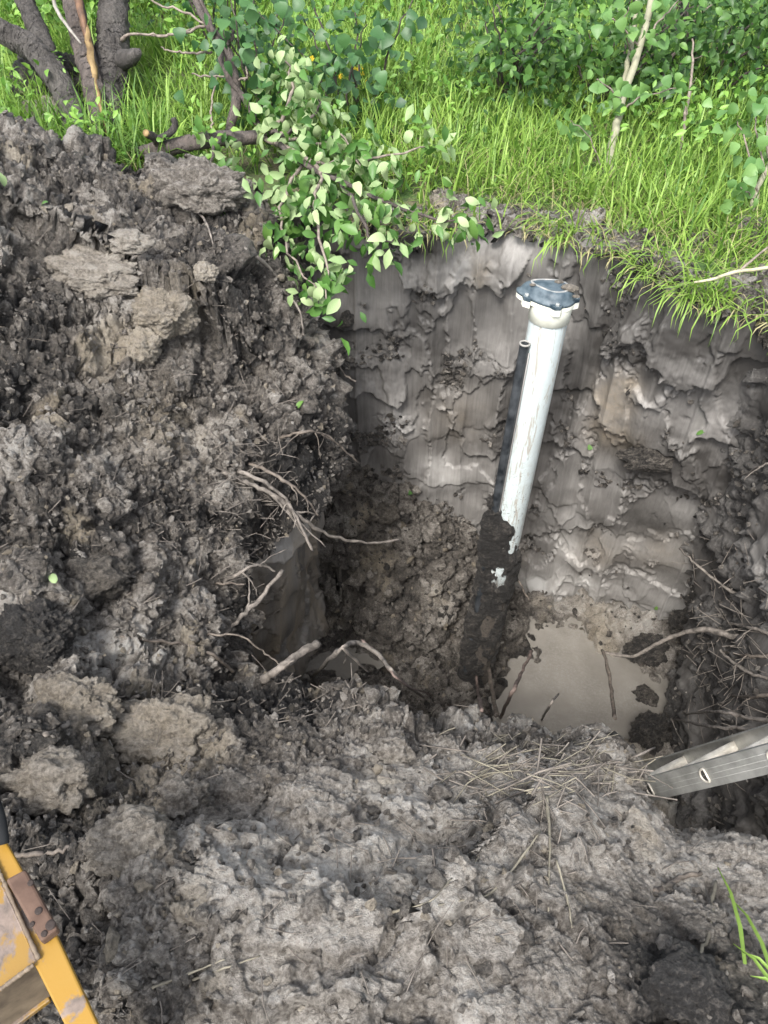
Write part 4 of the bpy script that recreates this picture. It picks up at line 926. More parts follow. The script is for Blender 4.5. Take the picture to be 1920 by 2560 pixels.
def grass_field(n):
    X = RNG.uniform(-3.4, 3.6, n*4); Y = RNG.uniform(.95, 8.2, n*4)
    dist = np.hypot(X, Y); de = 1/(dist/3.6)**1.3
    q = np.stack([X*1.3, Y*1.3, X*0], -1); cl = fbm(q, 3, 401)
    de *= np.clip(.75+1.0*cl, .12, 1.6)
    pd, _ = poly_dist(X, Y, [tuple(p) for p in BACK])
    de *= .10+.90*sstep(.06, .5, pd)
    ok = ~in_poly(X, Y, PITPOLY) & (Y > np.where(X < -.45, 3.55+.1*np.sin(X*9), 0)) & ((np.abs(X) < .62*Y+.3) | ((X > 1.9) & (X < 3.0) & (Y < 2.8))) & (Y > np.where(X < 1.6, 2.2, .95)) & ~((X < -.3) & (X > -.9) & (Y < 3.75)) & ((X > .15) | (Y > 3.42))
    de *= np.where((X < -.35) & (X > -1.05) & (Y < 4.1), .3, 1.0)
    ok &= RNG.random(len(X)) < de/1.6; X, Y = X[ok][:n], Y[ok][:n]; return X, Y
X, Y = grass_field(64000); nb = len(X); Zb = ground_z(X, Y)-.01
q = np.stack([X*.9, Y*.9, X*0], -1); hv = fbm(q+9, 2, 411); pd, _ = poly_dist(X, Y, [tuple(p) for p in BACK])
L = (.12+.18*RNG.random(nb)+.12*np.clip(hv+.1, 0, 1))*(.5+.5*sstep(.05, .6, pd)); L *= 1+.35*sstep(-.8, -1.2, X)*sstep(4.4, 3.9, Y)
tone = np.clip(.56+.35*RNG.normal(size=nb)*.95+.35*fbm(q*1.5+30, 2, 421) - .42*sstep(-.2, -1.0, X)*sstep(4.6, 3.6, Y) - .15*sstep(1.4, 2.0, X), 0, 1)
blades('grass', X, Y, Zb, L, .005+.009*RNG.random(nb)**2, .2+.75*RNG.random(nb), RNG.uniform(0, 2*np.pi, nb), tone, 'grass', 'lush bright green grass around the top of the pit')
# dry thatch near the cut edge
X, Y = grass_field(26000); pd, _ = poly_dist(X, Y, [tuple(p) for p in BACK]); k = (RNG.random(len(X)) < np.maximum(.22, 1.2-pd)); X, Y = X[k], Y[k]; nb = len(X)
blades('dry_grass', X, Y, ground_z(X, Y), RNG.uniform(.08, .24, nb), RNG.uniform(.002, .0045, nb), RNG.uniform(.5, 1.1, nb), RNG.uniform(0, 2*np.pi, nb), RNG.random(nb), 'dry', 'dry straw coloured grass along the cut edge')
# grass hanging over the edge
def edge_grass(name, n, segs, lbl, mat='grass', Lr=(.06, .30)):
    bx = []; by = []; hh = []
    A, Ltot = resample(BACK[1:]+[Vector((1.6, 2.35, 0))], 400)
    for k in range(n):
        lo, hi, wgt = random.choices(segs, [s[2] for s in segs])[0]; i = int(np.interp(random.uniform(lo, hi), A[:, 0], np.arange(400)))
        p = A[i]; tg = A[min(i+2, 399)]-A[max(i-2, 0)]; tg /= np.linalg.norm(tg); out = np.array([tg[1], -tg[0]])
        o = random.uniform(-.03, .16); bx.append(p[0]-out[0]*o); by.append(p[1]-out[1]*o); hh.append(math.atan2(out[1], out[0])+random.gauss(0, .95))
    nb = len(bx); bx, by = np.array(bx), np.array(by)
    blades(name, bx, by, np.full(nb, .0)+RNG.uniform(-.03, .01, nb), RNG.uniform(*Lr, nb), RNG.uniform(.003, .009, nb), RNG.uniform(.35, 1.5, nb), np.array(hh), RNG.uniform(.3, 1., nb), mat, lbl, droop=RNG.uniform(.0, .4, nb))
edge_grass('hanging_grass', 520, [(.05, .36, .8), (.70, .80, 1.0), (.88, .93, .25), (1.04, 1.15, 1.0), (1.15, 1.28, 1.8), (1.3, 1.6, 1.6)], 'green grass hanging over the cut edge of the pit')
edge_grass('hanging_dry_grass', 420, [(-.2, .4, 1), (.6, 1.0, 1.2), (1.0, 1.6, 1.5)], 'dry roots and straw hanging from the cut edge', 'dry', (.04, .16))
# single green blades on the near bank at the right
for k, (p0, p1, l) in enumerate((((1850, 2420), (1775, 2190), 'longest bright green grass blade on the near bank at right'), ((1915, 2440), (1800, 2260), 'bright green blade leaning right beside the longest one'),
        ((1925, 2470), (1830, 2400), 'low green blade at the right photo edge'), ((1930, 2500), (1850, 2460), 'lowest green blade at the right photo edge'), ((1935, 2520), (1810, 2380), 'thin green blade under the longest one'))):
    a, b_ = hit(*p0)[0], hit(*p1)[0]; a = a+Vector((0, 0, .03)); b_ = b_+Vector((0, 0, .06)); d = (b_-a); s = d.cross(Vector((0, .3, 1))).normalized(); Vv = []
    for f, w in ((0, .0035), (.3, .0045), (.65, .0035), (1, .0004)):
        c = a+d*f+Vector((0, 0, .035*math.sin(f*math.pi))); Vv += [tuple(c-s*w), tuple(c+Vector((0, 0, -.003))), tuple(c+s*w)]
    Qq = [(r*3+i, r*3+i+1, r*3+i+4, r*3+i+3) for r in range(3) for i in (0, 1)]
    O = np.array(Vv[0]); o = link('grass_blade', mesh_np('grass_blade', np.array(Vv)-O, Qq, None, True, {'tone': np.full(12, .75)}), M['grass']); o.location = O; tag(o, l, 'grass blade', 'green blades on the near bank')

# ------------------------------------------------------------------ leaves
def leaf_me(name, w, shape, fold=.25, curl=.35, rows=8, mat=None, seed=0, serr=0.0):
    rnd = random.Random(seed); V = []; Q = []; T = []
    for k in range(rows+1):
        f = k/rows
        hw = w*.5*shape(f)*(1+.5*serr*rnd.uniform(-1, 1)); y = math.sin(f*curl*1.6)/max(curl*1.6, 1e-3); z = -(1-math.cos(f*curl*1.6))/max(curl*1.6, 1e-3)
        V += [(-hw, y, z+hw*fold+rnd.uniform(-.02, .02)), (0, y, z), (hw, y, z+hw*fold+rnd.uniform(-.02, .02))]
    for k in range(rows):
        for i in (0, 1): Q.append((k*3+i, k*3+i+1, (k+1)*3+i+1, (k+1)*3+i))
    me = mesh_np(name, V, Q); me.materials.append(mat); me['n'] = 1; return me
ov = lambda f: max(.03, math.sin(math.pi*min(1, f**.8))**.8)
rd = lambda f: max(.02, math.sin(math.pi*f**.62)**.85*(1-.25*f))
LEAF = {}
for k in range(4):
    LEAF['apple', k] = leaf_me('apple_leaf', .50, ov, .45-.2*k, (.3, .9, 1.3, .6)[k], 8, M['appleleaf'], k, .1)
    LEAF['pale', k] = leaf_me('apple_leaf_pale', .52, ov, .5-.3*k, (.4, .9, 1.4, .7)[k], 8, M['applepale'], 10+k, .12)
    LEAF['poplar', k] = leaf_me('poplar_leaf', .95, rd, .2, .3+.15*k, 8, M['poplar'], 20+k)
    LEAF['aspen', k] = leaf_me('aspen_leaf', .92, rd, .25, .2+.2*k, 8, M['aspenleaf'], 30+k)
    LEAF['dogwood', k] = leaf_me('dogwood_leaf', .55, ov, .35, .3+.2*k, 8, M['dogwood'], 40+k)
def leaf_objs(kind, items, parent, name='leaf'):
    """items: (position (world), tip direction, face normal, size)"""
    O = parent.location
    for k, (p, d, nn, s) in enumerate(items):
        me = LEAF[(kind if isinstance(kind, str) else kind[k]), k % 4]
        o = bpy.data.objects.new(name, me); col.objects.link(o); o.parent = parent
        d = d.normalized(); x = d.cross(nn)
        if x.length < 1e-3: x = d.orthogonal()
        x.normalize(); z = x.cross(d).normalized()
        if z.dot(nn) < 0: x = -x; z = -z
        o.matrix_local = Matrix.Translation(p-O) @ Matrix(((x.x, d.x, z.x), (x.y, d.y, z.y), (x.z, d.z, z.z))).to_4x4() @ Matrix.Scale(s, 4)
def leaf_mass(name, P, D, NN, S, w, tone, mat, parent=None, lbl=None, O=None, cat='foliage'):
    """joined mass of many leaves, 8 tris each"""
    n = len(P); D = D/np.linalg.norm(D, axis=1, keepdims=True); X = np.cross(D, NN); X /= np.maximum(1e-6, np.linalg.norm(X, axis=1, keepdims=True)); Zv = np.cross(X, D)
    prof = [(-.0, 0, 0), (-.5, .38, .10), (0, .38, 0), (.5, .38, .10), (-.36, .72, .04), (0, .72, -.06), (.36, .72, .04), (0, 1, -.16)]
    prof = np.array(prof)*np.array([w, 1, 1])
    Vv = P[:, None]+S[:, None, None]*(prof[None, :, 0:1]*X[:, None]+prof[None, :, 1:2]*D[:, None]+prof[None, :, 2:3]*Zv[:, None])
    if O is not None: Vv = Vv-np.array(O)
    o = (np.arange(n)*8)[:, None]
    q = np.concatenate([o+np.array([[1, 2, 5, 4]]), o+np.array([[2, 3, 6, 5]])]); t = np.concatenate([o+np.array([[0, 2, 1]]), o+np.array([[0, 3, 2]]), o+np.array([[4, 5, 7]]), o+np.array([[5, 6, 7]])])
    me = mesh_np(name, Vv.reshape(-1, 3), q, t, True, {'tone': np.repeat(np.clip(tone, 0, 1), 8)})
    ob = link(name, me, mat, parent); ob['kind'] = 'stuff'
    if parent is None: tag(ob, lbl, cat)
    return ob
def rv(s=1.0): return Vector((random.gauss(0, s), random.gauss(0, s), random.gauss(0, s)))

# --- torn-off leafy apple branch hanging over the pit corner
def broken_branch():
    root = tag(empty('apple_branch', PT(700, 330, 3.65)), 'torn-off apple branch with wilted pale green leaves hanging over the pit corner', 'branch'); O = root.location
    paths = [([(640, 330, 3.75), (700, 300, 3.65), (735, 230, 3.6), (720, 170, 3.6), (690, 135, 3.6)], 75, .85),
             ([(640, 330, 3.75), (720, 330, 3.6), (780, 290, 3.5), (800, 250, 3.45)], 55, .85),
             ([(650, 340, 3.75), (740, 380, 3.5), (800, 420, 3.35), (790, 520, 3.2), (810, 640, 3.1), (820, 760, 3.05)], 95, .5),
             ([(700, 360, 3.6), (800, 430, 3.35), (900, 480, 3.25), (1000, 520, 3.2), (1100, 545, 3.15), (1190, 560, 3.15)], 85, .5),
             ([(780, 410, 3.45), (880, 400, 3.45), (960, 385, 3.45), (1070, 370, 3.5)], 55, .4),
             ([(640, 340, 3.72), (560, 345, 3.55), (525, 390, 3.45), (545, 460, 3.35), (590, 520, 3.3), (605, 560, 3.28)], 38, .75),
             ([(760, 400, 3.5), (720, 470, 3.35), (700, 560, 3.25), (740, 660, 3.15), (790, 720, 3.12)], 55, .4),
             ([(840, 440, 3.35), (900, 540, 3.15), (930, 600, 3.1), (1000, 590, 3.1)], 36, .5),
             ([(690, 330, 3.65), (800, 360, 3.55), (850, 330, 3.55), (900, 420, 3.4)], 40, .5)]
    its = []; kinds = []
    for j, (pp, nl, pale) in enumerate(paths):
        S = smooth_path([PT(*q) for q in pp], 16, .012, 500+j); mb = MB(); mb.tube([s-O for s in S], list(np.linspace(.013 if j < 4 else .009, .003, 16)), seg=6, wob=.1, seed=j); mb.build('stem', M['bark_dark'] if j % 2 else M['twig'], root)
        for k in range(int(nl*.56)):
            f = random.uniform(.18, 1.0)*15; i = min(int(f), 14); c = S[i].lerp(S[i+1], f-i)
            p = c+rv(.045)
            d = Vector((random.gauss(0, .6), random.gauss(-.15, .5), random.gauss(-.75, .55))); nn = Vector((random.gauss(0, .6), -.75+random.gauss(0, .45), .45+random.gauss(0, .5)))
            its.append((p, d, nn, random.uniform(.05, .095))); kinds.append('pale' if random.random() < min(.9, pale*1.15) else 'apple')
    its = its[:300]; kinds = kinds[:300]; leaf_objs(kinds, its, root)
    for mat, nm in ((M['applepale_s'], 300), (M['apple_s'], 480)):
        c = np.array([tuple(its[random.randrange(len(its))][0]+rv(.055)+Vector((0, .05, -.02))) for _ in range(nm)])
        leaf_mass('foliage', c, RNG.normal(0, .6, (nm, 3))+np.array([0, -.1, -.6]), RNG.normal(0, .5, (nm, 3))+np.array([0, -.7, .5]), RNG.uniform(.045, .085, nm), .48, RNG.random(nm), mat, root, O=O)
broken_branch()

# --- old apple tree
def limb(root, pts, radii, mat, name='limb', seg=16, n=22, jit=.0012, wob=.06, seed=0):
    O = root.location; S = smooth_path([PT(*q) if not isinstance(q, Vector) else q for q in pts], n, jit, seed)
    R = np.interp(np.linspace(0, len(radii)-1, n), np.arange(len(radii)), radii)
    mb = MB(); mb.tube([s-O for s in S], list(R), seg=seg, wob=wob*.5, seed=seed)
    A_ = np.array(mb.V, np.float32); rr_ = float(max(R))
    if rr_ > .02:
        for fq, am in ((9, .20), (30, .20), (75, .16)): A_ += am*rr_*np.stack([perlin(A_*np.array([fq, fq, fq*.35])+seed, 50+k_) for k_ in range(3)], -1)
        mb.V = A_
    return mb.build(name, mat, root), S
at_ = tag(empty('apple_tree', PT(270, 470, 3.85)), 'old grey-barked apple tree with several trunks and a split limb beside the heap', 'tree')
limb(at_, [(285, 520, 3.85), (275, 420, 3.9), (272, 300, 3.95), (280, 180, 4.0), (285, 60, 4.05), (280, -150, 4.2), (270, -500, 4.5)], [.085, .082, .078, .082, .078, .07, .05], M['bark'], 'trunk', 56, 220, seed=601)
limb(at_, [(250, 460, 3.85), (200, 330, 3.85), (160, 230, 3.85), (100, 140, 3.85), (30, 90, 3.85), (-80, 40, 3.8), (-300, -60, 3.8)], [.060, .062, .060, .058, .055, .05, .04], M['bark'], 'limb', 48, 160, seed=602)
limb(at_, [(140, 195, 3.87), (110, 110, 3.95), (80, 40, 4.0), (50, -30, 4.05), (0, -200, 4.2)], [.05, .048, .046, .044, .035], M['bark'], 'limb', 40, 120, seed=603)
sl_, S = limb(at_, [(268, 400, 3.86), (240, 250, 3.88), (215, 140, 3.92), (190, 40, 3.95), (170, -80, 4.05), (140, -300, 4.2)], [.048, .052, .052, .05, .045, .03], M['bark_dark'], 'split_limb', 40, 160, seed=604)
sl_['label'] = 'limb split open to orange yellow wood'
O = at_.location; mb = MB(); S2 = smooth_path([PT(*q)-O for q in [(272, 360, 3.815), (250, 260, 3.83), (235, 180, 3.86), (222, 100, 3.885), (205, 45, 3.905)]], 16, .004, 9); mb.tube(S2, list(np.interp(np.linspace(0, 1, 16), [0, .2, .6, .85, 1], [.003, .009, .018, .021, .012])), seg=8, wob=.3, seed=4); sub(mb.build('torn_wood', M['split'], None), sl_)
mb = MB(); S2 = smooth_path([PT(*q)-O for q in [(222, 110, 3.875), (205, 45, 3.89), (190, -20, 3.92), (170, -120, 4.0)]], 10, .003, 9); mb.tube(S2, list(np.linspace(.012, .028, 10)), seg=8, wob=.25, seed=5); sub(mb.build('heart_wood', M['split_red'], None), sl_)
limb(at_, [(305, 150, 3.95), (330, 140, 3.85), (343, 128, 3.8)], [.05, .035, .02], M['bark'], 'knot', 10, 8, seed=605)
limb(at_, [(305, 100, 3.95), (330, 85, 3.9), (420, 88, 3.9), (500, 65, 3.9)], [.012, .007, .005, .003], M['twig'], 'twig', 6, 12, seed=606)
o = tag(empty('dead_branch', PT(205, 110, 3.6)), 'bleached thin dead branch hanging in front of the apple trunks', 'branch'); limb(o, [(120, -60, 3.75), (140, 20, 3.7), (165, 60, 3.66), (203, 110, 3.6)], [.009, .009, .008, .004], M['pale_twig'], 'stem', 7, 14, seed=607)
# --- fallen log with an upturned stub
lg = tag(empty('fallen_log', PT(450, 370, 3.580)), 'dark fallen branch stub with pale broken end lying in grass behind the clay block', 'log')
limb(lg, [(350, 385, 3.680), (410, 372, 3.580), (470, 358, 3.550), (560, 345, 3.580), (640, 345, 3.630)], [.03, .036, .036, .034, .03], M['bark_dark'], 'log_body', 14, 18, seed=611)
limb(lg, [(400, 365, 3.580), (385, 345, 3.510), (366, 333, 3.450)], [.022, .019, .016], M['bark_dark'], 'stub', 10, 8, seed=612)
limb(lg, [(367, 334, 3.455), (364, 332, 3.445)], [.0155, .015], M['split'], 'broken_end', 10, 4, seed=613, jit=0)
limb(lg, [(390, 350, 3.530), (425, 333, 3.490), (438, 312, 3.470), (432, 295, 3.450)], [.016, .016, .015, .012], M['bark'], 'stub', 10, 10, seed=614)
# --- bare shrub of dead apple shoots
ds = tag(empty('bare_shrub', PT(590, 320, 3.780)), 'bare dark forked shoots standing behind the leafy branch', 'shrub')
for k, (pp, r) in enumerate([([(575, 330, 3.780), (592, 240, 3.780), (580, 160, 3.780), (555, 110, 3.780), (520, 60, 3.780), (490, 10, 3.780), (470, -60, 3.880)], .026), ([(650, 320, 3.780), (610, 250, 3.780), (565, 185, 3.730), (545, 120, 3.730), (535, 80, 3.730), (510, 20, 3.780), (480, -60, 3.780)], .016),
        ([(560, 120, 3.780), (580, 95, 3.730), (582, 75, 3.730)], .010), ([(520, 60, 3.780), (450, 85, 3.780), (390, 88, 3.780), (330, 84, 3.780)], .007), ([(530, 130, 3.780), (470, 134, 3.730), (400, 118, 3.730)], .006), ([(520, 65, 3.780), (450, 25, 3.780), (380, 5, 3.780), (340, -40, 3.780)], .006),
        ([(590, 200, 3.780), (615, 195, 3.730), (614, 165, 3.730)], .006), ([(560, 190, 3.730), (500, 190, 3.680), (480, 185, 3.680)], .005), ([(530, 330, 3.780), (530, 260, 3.780), (545, 190, 3.780)], .006)]):
    limb(ds, pp, [r, r*.9, r*.5], M['bark_dark'] if k < 3 else M['twig'], 'shoot', 8, 18, .006, seed=620+k)

# --- leafy saplings and shrubs
def shrub(name, lbl, cat, base, stems, kind, nobj, nmass, spread, size, massmat, w, tips=None, group=None, smat='twig', droop=-.2, tonec=.5):
    """stems: lists of world points; leaves sit along their outer lengths"""
    root = tag(empty(name, base), lbl, cat, group); O = root.location; paths = []
    for j, (pp, r) in enumerate(stems):
        S = smooth_path(pp, 14, .012, int(abs(pp[0].x*1000))+j); mb = MB(); mb.tube([s-O for s in S], list(np.linspace(r, r*.3, 14)), seg=7, wob=.08, seed=j); mb.build('stem', M[smat], root); paths.append(S)
    def sample():
        S = random.choice(paths); f = random.uniform(.25, 1)*13; i = min(int(f), 12); return S[i].lerp(S[i+1], f-i)
    its = []
    camp = Vector((0, 0, CAMZ))
    for k in range(nobj):
        p = sample()+rv(spread); v = (camp-p).normalized(); p = p+v*spread*.6
        d = Vector((random.gauss(0, .7), random.gauss(-.3, .6), random.gauss(droop, .4))); nn = Vector((random.gauss(0, .4), -.45+random.gauss(0, .35), .8+random.gauss(0, .3)))
        its.append((p, d, nn, random.uniform(.7, 1.25)*size))
    leaf_objs(kind, its, root)
    if nmass:
        Pm = np.array([tuple(sample()+rv(spread*1.25)) for _ in range(nmass)]); D = RNG.normal(0, .7, (nmass, 3))+np.array([0, -.3, droop]); NNm = RNG.normal(0, .4, (nmass, 3))+np.array([0, -.4, .8])
        dep = np.clip((Pm[:, 1]-Pm[:, 1].min())/(np.ptp(Pm[:, 1])+1e-6), 0, 1)
        leaf_mass('foliage', Pm, D, NNm, RNG.uniform(.35, 1.2, nmass)*size, w, tonec+.40*RNG.normal(size=nmass), massmat, root, O=O)
    return root
def G(x, y): return Vector((x, y, float(ground_z(np.array([x]), np.array([y]))[0])))
def fan(bx, by, n, h, sp, seedv, r=.010):
    rnd = random.Random(seedv); out = []
    for k in range(n):
        a = rnd.uniform(0, 2*math.pi); e = rnd.uniform(.3, 1)*sp; hh = h*rnd.uniform(.55, 1.1); b = G(bx+rnd.uniform(-.08, .08), by+rnd.uniform(-.08, .08))
        m = b+Vector((math.cos(a)*e*.4, math.sin(a)*e*.4, hh*.55)); t = b+Vector((math.cos(a)*e, math.sin(a)*e, hh)); out.append(([b, m, t], r))
    return out
# blue-green poplar suckers behind the branch
for k, (x, y, h, sp, no, nm, l) in enumerate([(-.62, 4.30, .62, .35, 110, 90, 'blue-green poplar sucker behind the bare shoots'), (-.15, 4.45, .65, .40, 110, 130, 'blue-green poplar sucker right behind the leafy branch top'),
        (-.95, 5.2, .7, .4, 60, 120, 'poplar sucker behind the old apple trunk')]):
    shrub('poplar_sucker', l, 'sapling', G(x, y), fan(x, y, 7, h, sp, 700+k, .008), 'poplar', no, nm, .10, .066, M['poplar_s'], .9, group='poplar suckers behind the pit', smat='bark_dark', droop=-.35)
# dogwood thicket, deep shade between leaves painted into the darker mass
for k, (x, y, h, sp, no, nm, l) in enumerate([(.72, 4.72, .50, .42, 120, 950, 'dark leafy shrub at the left end of the thicket'), (1.22, 4.60, .52, .48, 150, 1050, 'dark leafy shrub with bright upper leaves in mid thicket'),
        (1.85, 4.85, .60, .55, 110, 1100, 'dark leafy shrub behind the twin aspen stems'), (2.5, 4.9, .65, .60, 90, 1100, 'dark leafy shrub at the right end of the thicket'), (1.1, 6.3, .8, .7, 0, 1300, 'dark leafy shrub deep in the thicket at left'), (2.3, 6.5, .8, .8, 0, 1400, 'dark leafy shrub deep in the thicket at right'), (3.4, 5.9, .9, .7, 0, 1200, 'dark leafy shrub beyond the right sapling')]):
    shrub('thicket_shrub', l, 'shrub', G(x, y), fan(x, y, 9, h, sp, 740+k), 'dogwood', no, nm, .15, .064, M['dogwood_s'], .55, tonec=.30, group='shrubs of the thicket behind the grass', smat='bark_dark', droop=-.1)
for k, (x, y, l) in enumerate([(-2.0, 5.9, 'leafy bush far left behind the leaning limb'), (-1.2, 6.6, 'leafy bush behind the old apple tree'), (-.2, 6.9, 'leafy bush at the top centre left'), (-3.0, 6.3, 'leafy bush at the far left edge')]):
    shrub('leafy_bush', l, 'bush', G(x, y), fan(x, y, 9, .75, .7, 780+k), 'dogwood', 0, 1000, .15, .08, M['forb'], .6, group='leafy bushes at the back left', smat='bark_dark', tonec=.55)
# twin-stemmed young aspen
def aspen(name, lbl, stems, twigs, nleaf, size, mat='aspen', spread=.045, dt=0.0):
    stems = [([(x, y, t-dt) for x, y, t in pp], rr) for pp, rr in stems]; twigs = [([(x, y, t-dt) for x, y, t in pp], r) for pp, r in twigs]
    b = stems[0][0][0]; root = tag(empty(name, PT(*b)), lbl, 'sapling'); allS = []
    for k, (pp, rr) in enumerate(stems): limb(root, pp, rr, M[mat], 'trunk', 12, 22, .005, .05, seed=800+k)
    for k, (pp, r) in enumerate(twigs): _, S = limb(root, pp, [r, r*.7, r*.35], M['twig'], 'twig', 6, 12, .006, seed=820+k); allS.append(S)
    its = []
    for k in range(nleaf):
        S = random.choice(allS); p = S[random.randrange(3, 12)]+rv(spread)
        its.append((p, Vector((random.gauss(0, .6), random.gauss(-.2, .5), random.gauss(-.5, .4))), Vector((random.gauss(0, .5), -.6+random.gauss(0, .3), .55+random.gauss(0, .3))), random.uniform(.7, 1.2)*size))
    leaf_objs('aspen', its, root); return root
aspen('aspen_sapling', 'slender young aspen with pale twin stems in the bright grass', [([(1518, 450, 4.15), (1535, 340, 4.15), (1552, 265, 4.15), (1590, 150, 4.15), (1625, 20, 4.15), (1640, -100, 4.2), (1660, -300, 4.3)], [.019, .019, .018, .017, .016, .013]), ([(1550, 265, 4.16), (1570, 150, 4.22), (1585, 70, 4.25), (1595, -20, 4.28), (1605, -200, 4.35)], [.011, .013, .012, .012, .010])],
      [([(1555, 265, 4.12), (1530, 225, 4.05), (1490, 195, 4.0)], .006), ([(1552, 285, 4.1), (1600, 245, 4.0), (1690, 222, 3.95)], .006), ([(1600, 120, 4.15), (1550, 60, 4.05), (1520, 40, 4.0)], .006), ([(1580, 130, 4.2), (1560, 70, 4.1), (1570, 20, 4.05)], .005), ([(1510, 430, 4.1), (1470, 340, 4.0), (1420, 300, 3.95)], .004), ([(1620, 90, 4.12), (1660, 40, 4.1), (1700, 0, 4.1)], .006)], 88, .062, dt=.38)
aspen('edge_sapling', 'small blue-green aspen sapling at the right photo edge', [([(1868, 560, 3.7), (1890, 480, 3.7), (1925, 410, 3.7), (1990, 260, 3.75)], [.014, .013, .012, .008])], [([(1895, 480, 3.65), (1860, 340, 3.6), (1840, 300, 3.6)], .005), ([(1915, 440, 3.65), (1890, 330, 3.6), (1880, 260, 3.6)], .005), ([(1885, 500, 3.65), (1870, 480, 3.55), (1855, 470, 3.5)], .004), ([(1925, 400, 3.65), (1915, 330, 3.6), (1930, 240, 3.6)], .005)], 60, .058, spread=.06, dt=.25)
aspen('leaning_trunk', 'grey trunk with black scars leaning right behind the twin aspen', [([(1620, 330, 4.7), (1650, 250, 4.7), (1672, 150, 4.75), (1700, 60, 4.8), (1715, -30, 4.85), (1740, -250, 5.0)], [.022, .028, .032, .03, .028, .022])], [([(1668, 160, 4.7), (1720, 70, 4.7), (1785, 5, 4.7)], .011), ([(1665, 165, 4.7), (1640, 120, 4.65), (1620, 80, 4.65)], .007), ([(1700, 160, 4.6), (1790, 120, 4.6), (1850, 70, 4.6)], .004)], 45, .06, 'bark', dt=.45)
aspen('thin_stem', 'thin dead grey stem standing right of the twin aspen', [([(1692, 420, 4.2), (1712, 300, 4.2), (1728, 200, 4.2), (1730, 100, 4.2)], [.008, .008, .007, .004])], [([(1712, 300, 4.2), (1725, 240, 4.15), (1740, 190, 4.1)], .003)], 5, .05, 'twig', dt=.34)
# branch lying in the hanging grass at the right
fb = tag(empty('fallen_branch', PT(1740, 705, 2.95)), 'pale peeled branch lying in the grass at the right pit edge', 'branch')
limb(fb, [(1735, 706, 2.93), (1790, 695, 2.9), (1850, 678, 2.87), (1940, 668, 2.85), (2060, 660, 2.85)], [.004, .006, .007, .007, .007], simple('peeled_wood', (.26, .24, .15), .7, c2=(.40, .37, .26), scale=18), 'stem', 8, 16, .003, seed=850)
limb(fb, [(1850, 678, 2.87), (1880, 650, 2.85), (1930, 610, 2.85)], [.006, .005, .003], M['twig'], 'twig', 6, 8, seed=851)
# yellow-flowered plant and forbs
n = 2600; Xf_ = RNG.uniform(-3.2, 3.2, n*3); Yf_ = RNG.uniform(3.6, 8.0, n*3); dn = fbm(np.stack([Xf_*1.1, Yf_*1.1, Xf_*0], -1)+70, 2, 900)
ok = (dn > .0+.12*(Xf_ > .3)*(Yf_ < 4.8)) & (np.abs(Xf_) < .62*Yf_) & ~in_poly(Xf_, Yf_, PITPOLY); Xf_, Yf_ = Xf_[ok][:n], Yf_[ok][:n]; n = len(Xf_)
rep = 3; Pm = np.stack([np.repeat(Xf_, rep), np.repeat(Yf_, rep), np.repeat(ground_z(Xf_, Yf_)+RNG.uniform(.05, .32, n), rep)], -1)+RNG.normal(0, .025, (n*rep, 3))
leaf_mass('undergrowth', Pm, RNG.normal(0, .7, (n*rep, 3))+np.array([0, -.2, .05]), RNG.normal(0, .35, (n*rep, 3))+np.array([0, -.3, .9]), RNG.uniform(.025, .06, n*rep), .5, .5+.3*RNG.normal(size=n*rep), M['forb'], None, 'low broad-leaved undergrowth mixed into the grass')
fp = tag(empty('flowering_plant', PZ(900, 230, .05)), 'bushy green plant with small yellow flowers behind the leafy branch', 'plant'); O = fp.location
Pm = np.array([tuple(PT(random.gauss(895, 50), random.gauss(185, 38), random.uniform(4.35, 4.7))) for _ in range(420)])
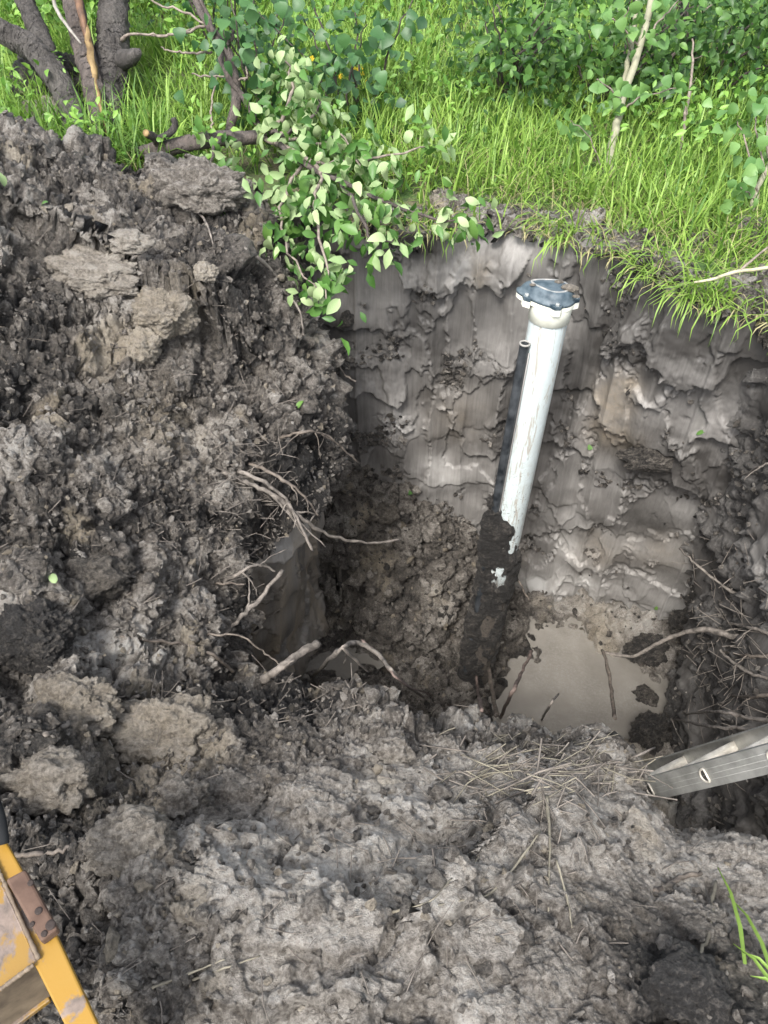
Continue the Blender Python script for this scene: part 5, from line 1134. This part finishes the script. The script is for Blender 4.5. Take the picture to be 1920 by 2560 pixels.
leaf_mass('foliage', Pm, RNG.normal(0, .7, (420, 3)), RNG.normal(0, .4, (420, 3))+np.array([0, -.4, .8]), RNG.uniform(.025, .05, 420), .45, .6+.25*RNG.normal(size=420), M['forb'], fp, O=O)
mb = MB()
for k in range(9): q_ = PT(random.gauss(895, 35), random.gauss(180, 30), 4.5)-O; mb.tube([Vector((random.uniform(-.05, .05), 0, -.05)), q_*.5, q_], [.004, .003, .002], seg=5)
mb.build('stems', M['forb'], fp)
for (x, y) in ((897, 150), (884, 170), (902, 171), (893, 174), (918, 205), (905, 185), (850, 190), (860, 188), (780, 145), (925, 212)):
    c = PT(x, y, 4.33)-O; bm = bmesh.new()
    for j in range(5):
        a = j*2*math.pi/5; r = .015; d = Vector((math.cos(a), 0.35*math.sin(a), math.sin(a))); s = Vector((-math.sin(a), 0, math.cos(a)))
        v = [bm.verts.new(c), bm.verts.new(c+d*r*.6+s*r*.4+Vector((0, -.003, 0))), bm.verts.new(c+d*r+Vector((0, -.001, 0))), bm.verts.new(c+d*r*.6-s*r*.4+Vector((0, -.003, 0)))]; bm.faces.new(v)
    bm_obj('flower', bm, M['flower'], fp)
# loose green leaves fallen on the soil
for k, (x, y, l, s) in enumerate(((3, 465, 'pale green leaf at the left edge on the upper heap', .06), (750, 1020, 'green leaf on the dark heap near its edge', .045), (1022, 1233, 'small bright green leaf at the foot of the pale back wall', .035), (1745, 1090, 'green leaf stuck on the right of the back wall', .05), (1640, 1520, 'green leaf pair lying right of the puddle', .045), (1472, 1125, 'small green leaf on a ledge right of the pipe', .035), (120, 515, 'green leaf scrap on the upper left heap', .05), (140, 1460, 'silvery green leaf scrap on the left heap', .05))):
    p, nn, t = hit(x, y); e = empty('fallen_leaf', p+nn*.012); bpy.data.objects.remove(e)
    o = bpy.data.objects.new('fallen_leaf', LEAF[('pale' if k in (0, 7) else 'aspen' if k in (2, 5) else 'apple'), k % 4]); col.objects.link(o)
    o.location = p+nn*.015; o.rotation_euler = (nn.to_track_quat('Z', 'Y')).to_euler(); o.scale = (s,)*3; tag(o, l, 'leaf', 'loose leaves on the soil')
